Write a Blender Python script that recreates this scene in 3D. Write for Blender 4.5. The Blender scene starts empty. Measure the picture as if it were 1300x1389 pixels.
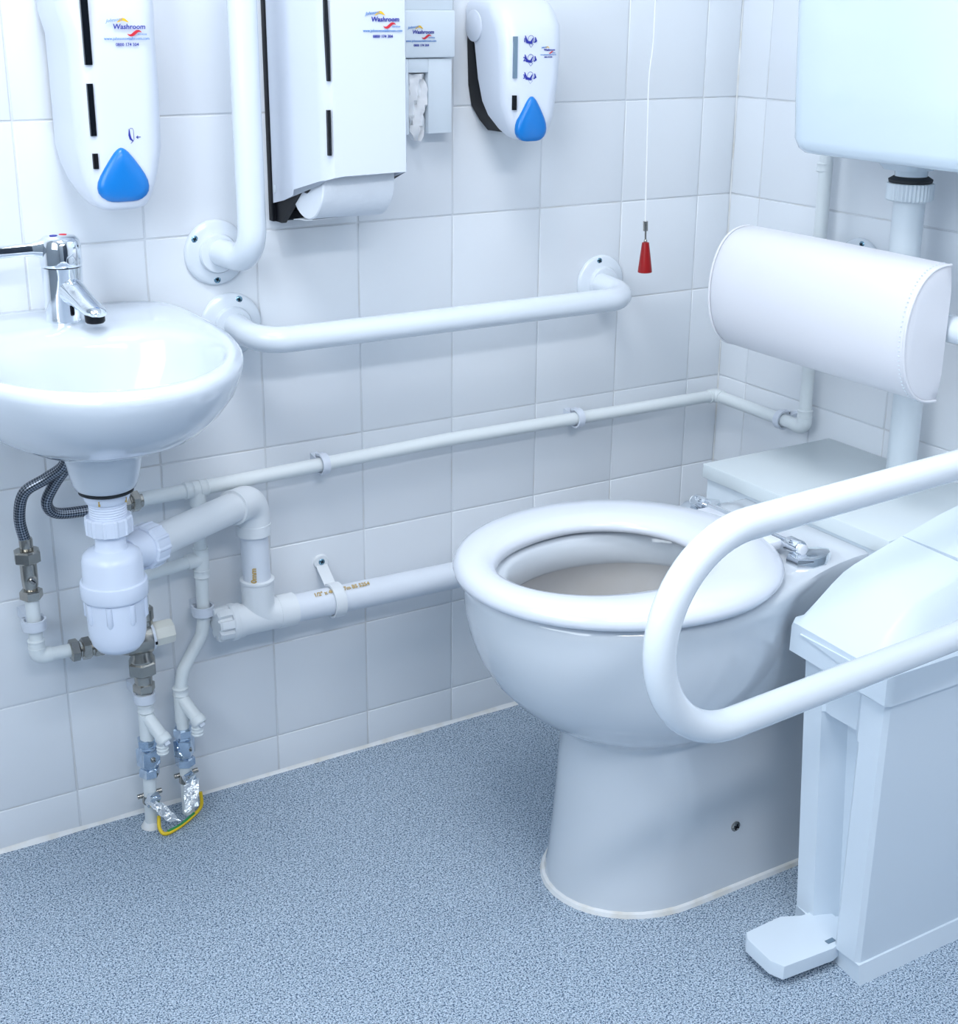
import bpy, bmesh, math, random
from mathutils import Vector, Matrix, Euler
V = Vector; PI = math.pi
random.seed(7)
C = bpy.context.scene.collection
S = bpy.context.scene

# ------------------------------------------------------------------ camera, world, lights, exposure
cam_d = bpy.data.cameras.new('camera'); cam = bpy.data.objects.new('camera', cam_d); C.objects.link(cam)
cam.matrix_world = (Matrix.Translation((-1.52430, -1.71929, 1.09670)) @ Matrix.Rotation(-0.550155, 4, 'Z')
                    @ Matrix.Rotation(1.240834, 4, 'X') @ Matrix.Rotation(0.008574, 4, 'Z'))
cam_d.sensor_fit = 'AUTO'; cam_d.sensor_width = 36
cam_d.lens = 1884.255 * 36 / 1389
cam_d.shift_y = -44.5 / 1389
cam_d.clip_start = 0.02
S.camera = cam
w = bpy.data.worlds.new('room_world'); S.world = w; w.use_nodes = True
w.node_tree.nodes['Background'].inputs[0].default_value = (0.75, 0.87, 1, 1)
w.node_tree.nodes['Background'].inputs[1].default_value = 0.3

def area(name, loc, rot, sx, sy, power, col):
    l = bpy.data.lights.new(name, 'AREA'); l.shape = 'RECTANGLE'; l.size = sx; l.size_y = sy
    l.energy = power; l.color = col
    o = bpy.data.objects.new(name, l); C.objects.link(o); o.location = loc; o.rotation_euler = rot
    return o
area('added_ceiling_light', (-1.25, -0.95, 2.34), (0, 0, 0), 0.55, 0.55, 9, (0.97, 0.98, 1.0))  # added overhead light, source out of view
area('added_front_fill', (-1.15, -2.30, 2.05), (math.radians(52), 0, 0), 1.0, 0.12, 10, (0.97, 0.98, 1.0))  # fill from behind the camera, added to brighten the back wall
area('added_side_fill', (-1.99, -1.15, 1.45), (0, math.radians(-90), 0), 1.0, 1.1, 6.5, (0.82, 0.92, 1.0))  # soft fill from the left, added together with an unseen window
S.view_settings.view_transform = 'Standard'; S.view_settings.look = 'None'
S.view_settings.gamma = 1; S.view_settings.use_curve_mapping = False
S.view_settings.exposure = 0.45

# ------------------------------------------------------------------ materials
def mat(name, col, rough=0.4, metal=0.0, coat=0.0, bump=None, var=None, spec=0.5, sub=0):
    m = bpy.data.materials.new(name); m.use_nodes = True
    nt = m.node_tree; b = nt.nodes['Principled BSDF']
    b.inputs['Base Color'].default_value = (*col, 1); b.inputs['Roughness'].default_value = rough
    b.inputs['Metallic'].default_value = metal; b.inputs['Coat Weight'].default_value = coat
    b.inputs['Coat Roughness'].default_value = 0.05
    b.inputs['Specular IOR Level'].default_value = spec
    tc = nt.nodes.new('ShaderNodeTexCoord')
    if var:     # (scale, amount, colour)
        n = nt.nodes.new('ShaderNodeTexNoise'); n.inputs['Scale'].default_value = var[0]; n.inputs['Detail'].default_value = 4
        nt.links.new(tc.outputs['Object'], n.inputs['Vector'])
        mr = nt.nodes.new('ShaderNodeMapRange'); mr.inputs[1].default_value = .42; mr.inputs[2].default_value = .72
        mr.inputs[4].default_value = var[1]
        nt.links.new(n.outputs[0], mr.inputs[0])
        mx = nt.nodes.new('ShaderNodeMix'); mx.data_type = 'RGBA'
        mx.inputs[6].default_value = (*col, 1); mx.inputs[7].default_value = (*var[2], 1)
        nt.links.new(mr.outputs[0], mx.inputs[0]); nt.links.new(mx.outputs[2], b.inputs['Base Color'])
    if bump:    # (scale, strength, distance)
        n = nt.nodes.new('ShaderNodeTexNoise'); n.inputs['Scale'].default_value = bump[0]; n.inputs['Detail'].default_value = 3
        nt.links.new(tc.outputs['Object'], n.inputs['Vector'])
        bp = nt.nodes.new('ShaderNodeBump'); bp.inputs['Strength'].default_value = bump[1]; bp.inputs['Distance'].default_value = bump[2]
        nt.links.new(n.outputs[0], bp.inputs['Height']); nt.links.new(bp.outputs[0], b.inputs['Normal'])
    return m
M = {}
M['tile'] = mat('glazed_tile', (.80, .84, .89), .16, bump=(9, .25, .004), var=(5, .25, (.80, .82, .86)))
M['grout'] = mat('grout', (.70, .74, .79), .8, var=(22, .6, (.64, .61, .57)), bump=(300, .3, .001))
M['silicone'] = mat('silicone', (.80, .82, .84), .4, var=(30, .5, (.55, .50, .38)))
M['paint_dark'] = mat('blue_grey_contrast', (.26, .30, .34), .6, bump=(200, .1, .001))  # dark tone given to the unseen walls to raise contrast
M['added_door'] = mat('dark_blue_door', (.025, .035, .055), .5)
M['paint'] = mat('wall_paint', (.80, .83, .86), .7, bump=(200, .1, .001))
M['ceramic'] = mat('ceramic', (.66, .71, .77), .08, coat=.4)
M['ceramic_inner'] = mat('grey_brown_ceramic', (.55, .55, .56), .2, coat=.2, var=(14, .5, (.50, .48, .46)))  # bowl below the rim, darker and greyer than the pan
M['ceramic_basin'] = mat('ceramic_basin', (.64, .70, .78), .08, coat=.5)
M['ceramic_cistern'] = mat('ceramic_cistern', (.68, .79, .88), .12, coat=.4)
M['seat'] = mat('seat_plastic', (.75, .79, .87), .16, coat=.3)
M['plastic'] = mat('white_plastic', (.71, .76, .85), .28)
M['plastic_grey'] = mat('pale_plastic', (.72, .79, .85), .35)
M['bin'] = mat('bin_plastic', (.71, .80, .89), .3)
M['rail'] = mat('rail_coating', (.75, .81, .88), .22, coat=.25)
M['pipe'] = mat('painted_pipe', (.78, .83, .85), .4, bump=(120, .15, .001))
M['waste'] = mat('waste_plastic', (.75, .80, .88), .33)
M['waste_fit'] = mat('waste_fitting', (.78, .82, .86), .35)
M['trap'] = mat('trap_plastic', (.76, .83, .97), .25)
M['cream'] = mat('cream_plastic', (.80, .80, .74), .45)
M['board'] = mat('laminate_board', (.72, .80, .87), .3)
M['board_top'] = mat('laminate_top', (.70, .77, .80), .3)
M['chrome'] = mat('chrome', (.80, .84, .88), .06, metal=1)
M['chrome_blue'] = mat('chromed_brass', (.56, .66, .78), .08, metal=1)
M['nickel'] = mat('dull_nickel', (.44, .42, .38), .22, metal=1, bump=(400, .15, .0005))
M['foil'] = mat('tin_tag', (.85, .88, .9), .3, metal=1, bump=(300, .9, .002))
M['black'] = mat('black_plastic', (.004, .005, .008), .45, spec=.2)
M['rubber'] = mat('rubber', (.015, .02, .025), .6)
M['slot'] = mat('smoked_window', (.006, .008, .012), .12, spec=.3)
M['slotgrey'] = mat('grey_window', (.16, .24, .32), .1)
M['blue'] = mat('blue_plastic', (.005, .19, .60), .3)
M['navy'] = mat('navy_print', (.02, .03, .35), .5)
M['cyan'] = mat('blue_print', (.08, .25, .62), .5)
M['redp'] = mat('red_print', (.65, .02, .04), .5)
M['yelp'] = mat('yellow_print', (.90, .55, .02), .5)
M['gold'] = mat('gold_print', (.55, .38, .12), .5)
M['red'] = mat('red_plastic', (.33, .004, .005), .3)
M['cord'] = mat('white_cord', (.88, .9, .93), .7)
M['vinyl_pad'] = mat('vinyl_upholstery', (.78, .79, .84), .38, bump=(350, .12, .0006))
M['paper'] = mat('tissue_paper', (.80, .84, .90), .9, bump=(60, .5, .003))
M['bag'] = mat('paper_bag', (.88, .90, .93), .8, bump=(40, .4, .003))
M['yg'] = mat('yellow_sheath', (.85, .60, .02), .4)
M['green'] = mat('green_sheath', (.03, .30, .08), .4)
M['pull'] = mat('screw_steel', (.22, .38, .48), .25, metal=1)
M['glow'] = None
def floor_mat():
    m = bpy.data.materials.new('safety_vinyl'); m.use_nodes = True; nt = m.node_tree; b = nt.nodes['Principled BSDF']
    b.inputs['Roughness'].default_value = .45; b.inputs['Specular IOR Level'].default_value = .4
    tc = nt.nodes.new('ShaderNodeTexCoord')
    def layer(prev, scale, lo, hi, col):
        v = nt.nodes.new('ShaderNodeTexNoise'); v.inputs['Scale'].default_value = scale; v.inputs['Detail'].default_value = 1.5
        nt.links.new(tc.outputs['Object'], v.inputs['Vector'])
        mr = nt.nodes.new('ShaderNodeMapRange'); mr.inputs[1].default_value = lo; mr.inputs[2].default_value = hi
        nt.links.new(v.outputs[0], mr.inputs[0])
        mx = nt.nodes.new('ShaderNodeMix'); mx.data_type = 'RGBA'
        nt.links.new(mr.outputs[0], mx.inputs[0])
        if isinstance(prev, tuple): mx.inputs[6].default_value = (*prev, 1)
        else: nt.links.new(prev, mx.inputs[6])
        mx.inputs[7].default_value = (*col, 1)
        return mx.outputs[2]
    o = layer((.38, .48, .59), 460, .50, .58, (.60, .69, .78))
    o = layer(o, 440, .555, .59, (.05, .10, .18))
    o = layer(o, 640, .59, .62, (.03, .05, .10))
    nt.links.new(o, b.inputs['Base Color'])
    bp = nt.nodes.new('ShaderNodeBump'); bp.inputs['Strength'].default_value = .2; bp.inputs['Distance'].default_value = .001
    n = nt.nodes.new('ShaderNodeTexNoise'); n.inputs['Scale'].default_value = 500
    nt.links.new(tc.outputs['Object'], n.inputs['Vector']); nt.links.new(n.outputs[0], bp.inputs['Height'])
    nt.links.new(bp.outputs[0], b.inputs['Normal'])
    return m
M['floor'] = floor_mat()
def hose_mat():
    m = mat('braided_steel', (.25, .29, .36), .3, metal=1); nt = m.node_tree; b = nt.nodes['Principled BSDF']
    tc = nt.nodes.new('ShaderNodeTexCoord'); mp = nt.nodes.new('ShaderNodeMapping'); mp.inputs['Scale'].default_value = (1, 1, 1)
    ck = nt.nodes.new('ShaderNodeTexChecker'); ck.inputs['Scale'].default_value = 1
    ck.inputs[1].default_value = (.07, .08, .10, 1); ck.inputs[2].default_value = (.34, .37, .42, 1)
    uv = nt.nodes.new('ShaderNodeUVMap'); mp.inputs['Rotation'].default_value = (0, 0, PI/4)
    nt.links.new(uv.outputs[0], mp.inputs[0]); nt.links.new(mp.outputs[0], ck.inputs[0]); nt.links.new(ck.outputs[0], b.inputs['Base Color'])
    return m
M['hose'] = hose_mat()
def water_mat():
    m = mat('water', (.9, .95, 1), .02); b = m.node_tree.nodes['Principled BSDF']
    b.inputs['Transmission Weight'].default_value = 1; b.inputs['IOR'].default_value = 1.33
    return m
M['water'] = water_mat()
def lamp_mat(name, col, st):
    m = bpy.data.materials.new(name); m.use_nodes = True; b = m.node_tree.nodes['Principled BSDF']
    b.inputs['Base Color'].default_value = (.8, .8, .8, 1)
    b.inputs['Emission Color'].default_value = (*col, 1); b.inputs['Emission Strength'].default_value = st
    return m
M['diffuser'] = lamp_mat('added_lamp_diffuser', (.93, .97, 1), 3)  # glow of the two added lamps
M['frost'] = lamp_mat('frosted_fill_glow', (.84, .93, 1), 2)  # glowing pane of the added window

# ------------------------------------------------------------------ helpers
ORIG = {}
def finish(o, bm, m, root, angle):
    bmesh.ops.recalc_face_normals(bm, faces=bm.faces[:])
    bm.normal_update()
    if root is not None:
        bmesh.ops.translate(bm, verts=bm.verts[:], vec=-root)
    me = bpy.data.meshes.new(o); bm.to_mesh(me); bm.free()
    me.materials.append(M[m] if isinstance(m, str) else m)
    if angle:
        me.polygons.foreach_set('use_smooth', [True] * len(me.polygons))
        me.set_sharp_from_angle(angle=math.radians(angle))
    return me
def obj(name, bm, m, parent=None, angle=40, at=None):
    """one mesh object; vertices come in world coordinates"""
    if parent is not None: loc = ORIG[parent.as_pointer()]
    else: loc = V(at) if at is not None else V((0, 0, 0))
    me = finish(name, bm, m, loc, angle)
    o = bpy.data.objects.new(name, me); C.objects.link(o)
    if parent is not None: o.parent = parent
    else: o.location = loc
    ORIG[o.as_pointer()] = loc
    return o
def thing(name, label, cat, loc, group=None):
    o = bpy.data.objects.new(name, None); C.objects.link(o); o.location = loc; o.empty_display_size = .05
    o['label'] = label; o['category'] = cat
    if group: o['group'] = group
    ORIG[o.as_pointer()] = V(loc)
    return o
def tag(o, label, cat, group=None):
    o['label'] = label; o['category'] = cat
    if group: o['group'] = group
    return o
def B(): return bmesh.new()
def frame(d):
    d = V(d).normalized(); a = V((0, 0, 1)) if abs(d.z) < .95 else V((1, 0, 0))
    u = d.cross(a).normalized(); return d, u, u.cross(d).normalized()
def loft(bm, rings, cap0=True, cap1=True, closed=False):
    R = [[bm.verts.new(p) for p in r] for r in rings]; n = len(R[0])
    pairs = list(zip(R, R[1:])) + ([(R[-1], R[0])] if closed else [])
    for a, b in pairs:
        for i in range(n):
            try: bm.faces.new((a[i], a[(i+1) % n], b[(i+1) % n], b[i]))
            except ValueError: pass
    if not closed:
        if cap0: bm.faces.new(R[0][::-1])
        if cap1: bm.faces.new(R[-1])
    return R
def fillet(pts, fr, seg=8):
    pts = [V(p) for p in pts]; out = [pts[0]]
    for i in range(1, len(pts)-1):
        r = fr[i-1] if isinstance(fr, (list, tuple)) else fr
        a = (pts[i-1]-pts[i]); b = (pts[i+1]-pts[i]); la, lb = a.length, b.length
        a.normalize(); b.normalize(); ang = a.angle(b)
        if r <= 0 or ang > PI-.02: out.append(pts[i]); continue
        t = min(r/math.tan(ang/2), la*.499, lb*.499); r = t*math.tan(ang/2)
        c = pts[i] + (a+b).normalized()*(r/math.sin(ang/2))
        p0 = pts[i]+a*t; p1 = pts[i]+b*t; u = (p0-c); v = (p1-c); tot = u.angle(v)
        for k in range(seg+1):
            f = k/seg
            out.append(c + (u*math.sin((1-f)*tot) + v*math.sin(f*tot))/math.sin(tot))
    out.append(pts[-1]); return out
def tube(bm, pts, r, seg=20, fr=0, fseg=8, caps=True, uv=False, smooth=False, closed=False):
    """sweep a circle along a polyline with rounded corners"""
    P = fillet(pts, fr, fseg) if fr else [V(p) for p in pts]
    if smooth:      # Catmull-Rom
        Q = []; n = len(P)
        for i in range(n-1):
            p0, p1, p2, p3 = P[max(i-1, 0)], P[i], P[i+1], P[min(i+2, n-1)]
            for k in range(8):
                t = k/8; Q.append(.5*((2*p1)+(p2-p0)*t+(2*p0-5*p1+4*p2-p3)*t*t+(3*p1-p0-3*p2+p3)*t**3))
        Q.append(P[-1]); P = Q
    P2 = [P[0]]
    for p in P[1:]:
        if (p-P2[-1]).length > 1e-5: P2.append(p)
    P = P2; n = len(P); rings = []; u = None
    for i in range(n):
        d = (P[min(i+1, n-1)]-P[max(i-1, 0)]).normalized()
        if closed: d = (P[(i+1) % n]-P[i-1]).normalized()
        if u is None: _, u, _ = frame(d)
        u = (u - d*u.dot(d)).normalized(); v = d.cross(u)
        rr = r[i] if isinstance(r, (list, tuple)) else r
        rings.append([P[i]+(u*math.cos(2*PI*k/seg)+v*math.sin(2*PI*k/seg))*rr for k in range(seg)])
    R = loft(bm, rings, caps, caps, closed)
    if uv:
        L = bm.loops.layers.uv.verify(); D = {}; s = 0
        for i in range(n):
            if i: s += (P[i]-P[i-1]).length
            for k in range(seg): D[R[i][k]] = (k/seg*20, s/.0024)
        for f in bm.faces:
            ks = [D.get(l.vert) for l in f.loops]
            if None in ks: continue
            big = max(k[0] for k in ks)
            for l, k in zip(f.loops, ks): l[L].uv = (k[0]+20 if big-k[0] > 10 else k[0], k[1])
def lathe(bm, base, d, prof, seg=28, caps=True):
    """prof = [(radius, distance along d)]"""
    d, u, v = frame(d); base = V(base)
    loft(bm, [[base+d*h+(u*math.cos(2*PI*k/seg)+v*math.sin(2*PI*k/seg))*max(r, 1e-4) for k in range(seg)] for r, h in prof], caps, caps)
def hexnut(bm, base, d, r, h, sides=6, rot=.3, ch=.12):
    """hexagonal nut with chamfered corners"""
    d, u, v = frame(d); base = V(base)
    def ring(rr, z, round_=False):
        o = []
        for k in range(sides*4):
            a = 2*PI*k/(sides*4); s = PI/sides; am = ((a) % (2*s))-s
            q = rr*math.cos(s)/math.cos(am)
            if round_: q = min(q, rr*.93)
            o.append(base+d*z+(u*math.cos(a+rot)+v*math.sin(a+rot))*q)
        return o
    loft(bm, [ring(r*.88, 0, True), ring(r, h*ch), ring(r, h*(1-ch)), ring(r*.88, h, True)])
def box(bm, x0, x1, y0, y1, z0, z1, bev=0, seg=2, rot=None):
    g = bmesh.ops.create_cube(bm, size=1, matrix=Matrix.Translation(((x0+x1)/2, (y0+y1)/2, (z0+z1)/2)) @ Matrix.Diagonal((abs(x1-x0), abs(y1-y0), abs(z1-z0), 1)))
    if rot is not None:
        c = V(((x0+x1)/2, (y0+y1)/2, (z0+z1)/2))
        bmesh.ops.rotate(bm, verts=g['verts'], cent=c, matrix=Euler(rot).to_matrix())
    if bev:
        es = list({e for v in g['verts'] for e in v.link_edges})
        bmesh.ops.bevel(bm, geom=es, offset=bev, segments=seg, affect='EDGES', profile=.5)
def prism(bm, pts, y0, y1, inset=0, dome=0):
    """outline in (x,z), extruded along y towards the viewer (y1<y0), optional bevelled/domed front"""
    cx = sum(p[0] for p in pts)/len(pts); cz = sum(p[1] for p in pts)/len(pts)
    sc = lambda s, y: [V((cx+(p[0]-cx)*s, y, cz+(p[1]-cz)*s)) for p in pts]
    rings = [sc(1, y0), sc(1, y1)]
    if dome:
        rings += [sc(.93, y1-dome*.45), sc(.75, y1-dome*.8), sc(.4, y1-dome), sc(.1, y1-dome*1.03)]
    loft(bm, rings)
def rrect(x0, x1, y0, y1, r, z, n=6):
    """rounded rectangle ring at height z; r = (x0y0, x1y0, x1y1, x0y1) or one radius"""
    if not isinstance(r, (tuple, list)): r = (r,)*4
    o = []
    for (cx, cy, a0), q in zip((((x0, y0, PI)), (x1, y0, 1.5*PI), (x1, y1, 0), (x0, y1, .5*PI)), r):
        sx = 1 if cx == x0 else -1; sy = 1 if cy == y0 else -1
        for k in range(n+1):
            a = a0+k/n*PI/2; o.append(V((cx+sx*q+q*math.cos(a), cy+sy*q+q*math.sin(a), z)))
    return o
def screw_head(p, d, r, parent, m='pull', name='screw'):
    bm = B(); p = V(p); dd, u, v = frame(d)
    lathe(bm, p, d, [(r, -.001), (r, .0006), (r*.8, .0014), (r*.3, .0018)], 14)
    o = obj(name, bm, m, parent)
    bm = B()
    for a in (.4, .4+PI/2):
        q = u*math.cos(a)+v*math.sin(a); t = dd.cross(q)
        vs = [p+dd*h+q*(s*r*.6)+t*(k*r*.13) for h in (.0012, .0022) for s, k in ((-1, -1), (1, -1), (1, 1), (-1, 1))]
        loft(bm, [vs[:4], vs[4:]])
    if parent is not None and parent.parent is None:
        obj('screw_recess', bm, 'black', o, 0)
    else:
        obj('screw_recess', bm, 'black', parent, 0)
    return o
def text(name, s, size, loc, m, parent, rot=(PI/2, 0, 0), shear=0, ext=.0002, bold=0, sx=1):
    c = bpy.data.curves.new(name, 'FONT'); c.body = s; c.size = size; c.extrude = ext; c.shear = shear; c.offset = bold
    c.align_x = 'CENTER'; c.align_y = 'CENTER'; c.resolution_u = 2
    t = bpy.data.objects.new('tmp_text', c); C.objects.link(t)
    dg = bpy.context.evaluated_depsgraph_get(); me = bpy.data.meshes.new_from_object(t.evaluated_get(dg))
    bpy.data.objects.remove(t); bpy.data.curves.remove(c)
    me.transform(Matrix.Translation(V(loc)-ORIG[parent.as_pointer()]) @ Euler(rot).to_matrix().to_4x4() @ Matrix.Diagonal((sx, 1, 1, 1)))
    me.materials.clear(); me.materials.append(M[m])
    o = bpy.data.objects.new(name, me); C.objects.link(o); o.parent = parent; ORIG[o.as_pointer()] = ORIG[parent.as_pointer()]
    return o
def ribbon(bm, pts, wd, y):
    """flat swoosh in the xz plane with varying width"""
    n = len(pts); A = []
    for i in range(n):
        p = V((pts[i][0], 0, pts[i][1])); a = V((pts[max(i-1, 0)][0], 0, pts[max(i-1, 0)][1])); b = V((pts[min(i+1, n-1)][0], 0, pts[min(i+1, n-1)][1]))
        t = (b-a).normalized(); nn = V((-t.z, 0, t.x))
        h = wd*math.sin(PI*(i+.3)/(n-.4))
        A.append((p+nn*h, p-nn*h))
    for k in range(n-1):
        q = [A[k][0], A[k+1][0], A[k+1][1], A[k][1]]
        bm.faces.new([bm.verts.new((v.x, y, v.z)) for v in q])
def logo(cx, cz, y, s, parent):
    """supplier's printed mark: script line, swooshes, name, web and phone"""
    e = B(); g = B(); y -= .0003
    pts = [(cx+s*(-.30+.05*k), cz+s*(.19+.055*math.sin(-.9+k*.62))) for k in range(9)]; ribbon(e, pts, s*.045, y)
    mark = obj('printed_mark', e, 'yelp', parent, 0)
    pts = [(cx+s*(.02+.055*k), cz+s*(-.19+.07*math.sin(-.3-k*.62))) for k in range(10)]; ribbon(g, pts, s*.05, y)
    obj('red_swoosh', g, 'redp', mark, 0)
    text('lettering', 'Washroom', s*.225, (cx+s*.10, y, cz+s*.01), 'navy', mark, shear=.12, bold=s*.004, sx=1.05)
    text('lettering', 'Johnsons', s*.15, (cx-s*.40, y, cz+s*.22), 'cyan', mark, rot=(PI/2, -.12, 0), shear=.45)
    text('lettering', 'services', s*.10, (cx+s*.52, y, cz-s*.22), 'cyan', mark, shear=.3)
    text('lettering', 'www.johnsonswashroom.com', s*.125, (cx, y, cz-s*.36), 'cyan', mark, bold=s*.001)
    text('lettering', '0800 174 304', s*.14, (cx, y, cz-s*.55), 'navy', mark, bold=s*.002)
    return mark
def drop(cx, z0, z1, w):
    """rounded-triangle push button outline, point up"""
    tb = ((0, 0), (0, .30), (.012, .52), (.04, .68), (.10, .86), (.18, .97), (.27, 1), (.38, .965), (.50, .86), (.62, .71), (.74, .545), (.84, .395), (.91, .28), (.96, .17), (.99, .08))
    o = [(cx+w*q, z0+(z1-z0)*f) for f, q in tb[1:]]
    return o+[(cx, z1)]+[(cx-w*q, z0+(z1-z0)*f) for f, q in tb[:0:-1]]

# ------------------------------------------------------------------ the room
X0, Y0, H = -2.02, -2.40, 2.40
bm = B(); box(bm, X0-.1, .1, Y0-.1, .1, -.1, 0); fl = obj('floor', bm, 'floor', None, 0); fl['kind'] = 'structure'
bm = B(); box(bm, X0-.1, .1, Y0-.1, .1, H, H+.1); o = obj('ceiling', bm, 'paint', None, 0); o['kind'] = 'structure'
bm = B(); box(bm, X0-.1, .1, .0014, .1, 0, H); wb = obj('wall_back', bm, 'grout', None, 0); wb['kind'] = 'structure'
bm = B(); box(bm, .0014, .1, Y0-.1, .0014, 0, H); wr = obj('wall_right', bm, 'grout', None, 0); wr['kind'] = 'structure'
bm = B(); box(bm, X0-.1, .1, Y0-.1, Y0, 0, H); o = obj('wall_front', bm, 'paint_dark', None, 0); o['kind'] = 'structure'
bm = B(); box(bm, X0-.1, X0, Y0, -1.75, 0, H); box(bm, X0-.1, X0, -.55, .0, 0, H)
box(bm, X0-.1, X0, -1.75, -.55, 0, .9); box(bm, X0-.1, X0, -1.75, -.55, 2.0, H)
o2 = None
o = obj('wall_left', bm, 'paint_dark', None, 0); o['kind'] = 'structure'
bm = B(); 
for a, b_, c, d in ((-1.75, -1.70, .9, 2.0), (-.60, -.55, .9, 2.0), (-1.70, -.60, .9, .95), (-1.70, -.60, 1.95, 2.0)): box(bm, X0-.06, X0+.01, a, b_, c, d, .004)
o = obj('added_window_1', bm, 'plastic', None, 30); o['kind'] = 'structure'; wn = o  # unseen window, added to house the fill from the left
bm = B(); box(bm, X0-.04, X0-.034, -1.70, -.60, .95, 1.95); obj('pane', bm, 'frost', wn, 0)

bm = B(); box(bm, -1.05, -.15, Y0, Y0+.012, 0, 2.04, .002); o = obj('added_door_1', bm, 'added_door', None, 30); o['kind'] = 'structure'; dr_ = o  # unseen door, added as a dark shape for the chrome to reflect
bm = B(); tube(bm, [(-.96, Y0+.012, 1.0), (-.96, Y0+.055, 1.0), (-.84, Y0+.055, 1.0)], .009, 14, fr=.015); obj('door_handle', bm, 'chrome', dr_)
TW = .1479; G = (.15-TW)/2
tiles = {}
def tile_mesh(wd, ht):
    k = (round(wd, 4), round(ht, 4))
    if k in tiles: return tiles[k]
    bm = B(); hw, hh, b = wd/2, ht/2, .0012
    ring = lambda i, y: [V((-hw+i, y, -hh+i)), V((hw-i, y, -hh+i)), V((hw-i, y, hh-i)), V((-hw+i, y, hh-i))]
    loft(bm, [ring(0, .003), ring(0, .0010), ring(b*.4, .0002), ring(b, 0)])
    me = finish('tile', bm, 'tile', None, 60); tiles[k] = me; return me
def put_tile(parent, a0, a1, z0, z1, right):
    a0 += G; a1 -= G; z0 += G; z1 -= G
    o = bpy.data.objects.new('tile', tile_mesh(a1-a0, z1-z0)); C.objects.link(o); o.parent = parent
    j = lambda s: random.uniform(-s, s)
    if right:
        o.location = (-.0+abs(j(.0003)), (a0+a1)/2, (z0+z1)/2); o.rotation_euler = (j(.001), 0, -PI/2+j(.0022))
    else:
        o.location = ((a0+a1)/2, abs(j(.0003)), (z0+z1)/2); o.rotation_euler = (j(.0022), 0, j(.0022))
zs = [0] + [.06125+.15*k for k in range(16) if .06125+.15*k < H] + [H]
xs = [0] + [-(.0678+.15*k) for k in range(20) if -(.0678+.15*k) > X0] + [X0]
ys = [0] + [-(.0669+.15*k) for k in range(20) if -(.0669+.15*k) > Y0] + [Y0]
for z0, z1 in zip(zs, zs[1:]):
    if z1-z0 < .02: continue
    for a1, a0 in zip(xs, xs[1:]):
        if a1-a0 > .02: put_tile(wb, a0, a1, z0, z1, False)
    for a1, a0 in zip(ys, ys[1:]):
        if a1-a0 > .02: put_tile(wr, a0, a1, z0, z1, True)
# silicone beads along the floor and up the corner
def bead(name, p0, p1, n1, n2, r=.0045):
    bm = B(); p0 = V(p0); p1 = V(p1); k = 24; L = []
    for i in range(k+1):
        p = p0.lerp(p1, i/k); q = r*(1+.25*math.sin(i*2.7)+.15*math.sin(i*7.1))
        L.append([p, p+V(n1)*q, p+(V(n1)+V(n2))*q*.42, p+V(n2)*q])
    loft(bm, L); o = obj(name, bm, 'silicone', None, 0); o['kind'] = 'structure'
bead('trim_1', (X0, 0, 0), (0, 0, 0), (0, -1, 0), (0, 0, 1))
bead('trim_2', (0, 0, 0), (0, Y0, 0), (-1, 0, 0), (0, 0, 1))
bead('trim_3', (0, 0, 0), (0, 0, H), (-1, 0, 0), (0, -1, 0), .0016)

t = thing('added_ceiling_lamp', 'added square flush ceiling lamp, out of view, with glowing white diffuser', 'lamp', (-1.25, -.95, H))  # unseen fitting, added to light the room from above
bm = B(); box(bm, -1.56, -.94, -1.26, -.64, 2.365, 2.40, .006); obj('added_lamp_frame', bm, 'plastic', t)
bm = B(); box(bm, -1.52, -.98, -1.22, -.68, 2.355, 2.366, .003); obj('diffuser', bm, 'diffuser', t)

t = thing('added_strip_lamp', 'added long white strip lamp for front fill, high on the wall opposite the tiled back wall', 'lamp', (-1.15, Y0, 2.1))  # unseen fitting, added to house the front fill
bm = B(); box(bm, -1.70, -.60, Y0, Y0+.05, 2.06, 2.16, .006); obj('added_lamp_frame', bm, 'plastic', t)
bm = B(); box(bm, -1.66, -.64, Y0+.05, Y0+.075, 2.075, 2.145, .008); obj('diffuser', bm, 'diffuser', t)

# ------------------------------------------------------------------ boxed ledge behind the pan
t = thing('boxed_ledge', 'white boxed-in ledge with flat lid against the wall behind the toilet', 'ledge', (-.12, -.44, 0))
bm = B(); box(bm, -.251, -.001, -.617, -.262, .4495, .4705, .0015); obj('lid', bm, 'board_top', t)
bm = B(); box(bm, -.245, -.227, -.613, -.267, 0, .4475, .001); obj('front_panel', bm, 'board', t)
bm = B(); box(bm, -.227, -.001, -.285, -.267, 0, .4475, .001); obj('side_panel', bm, 'board', t)
bm = B(); box(bm, -.227, -.001, -.613, -.595, 0, .4475, .001); obj('side_panel', bm, 'board', t)

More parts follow.
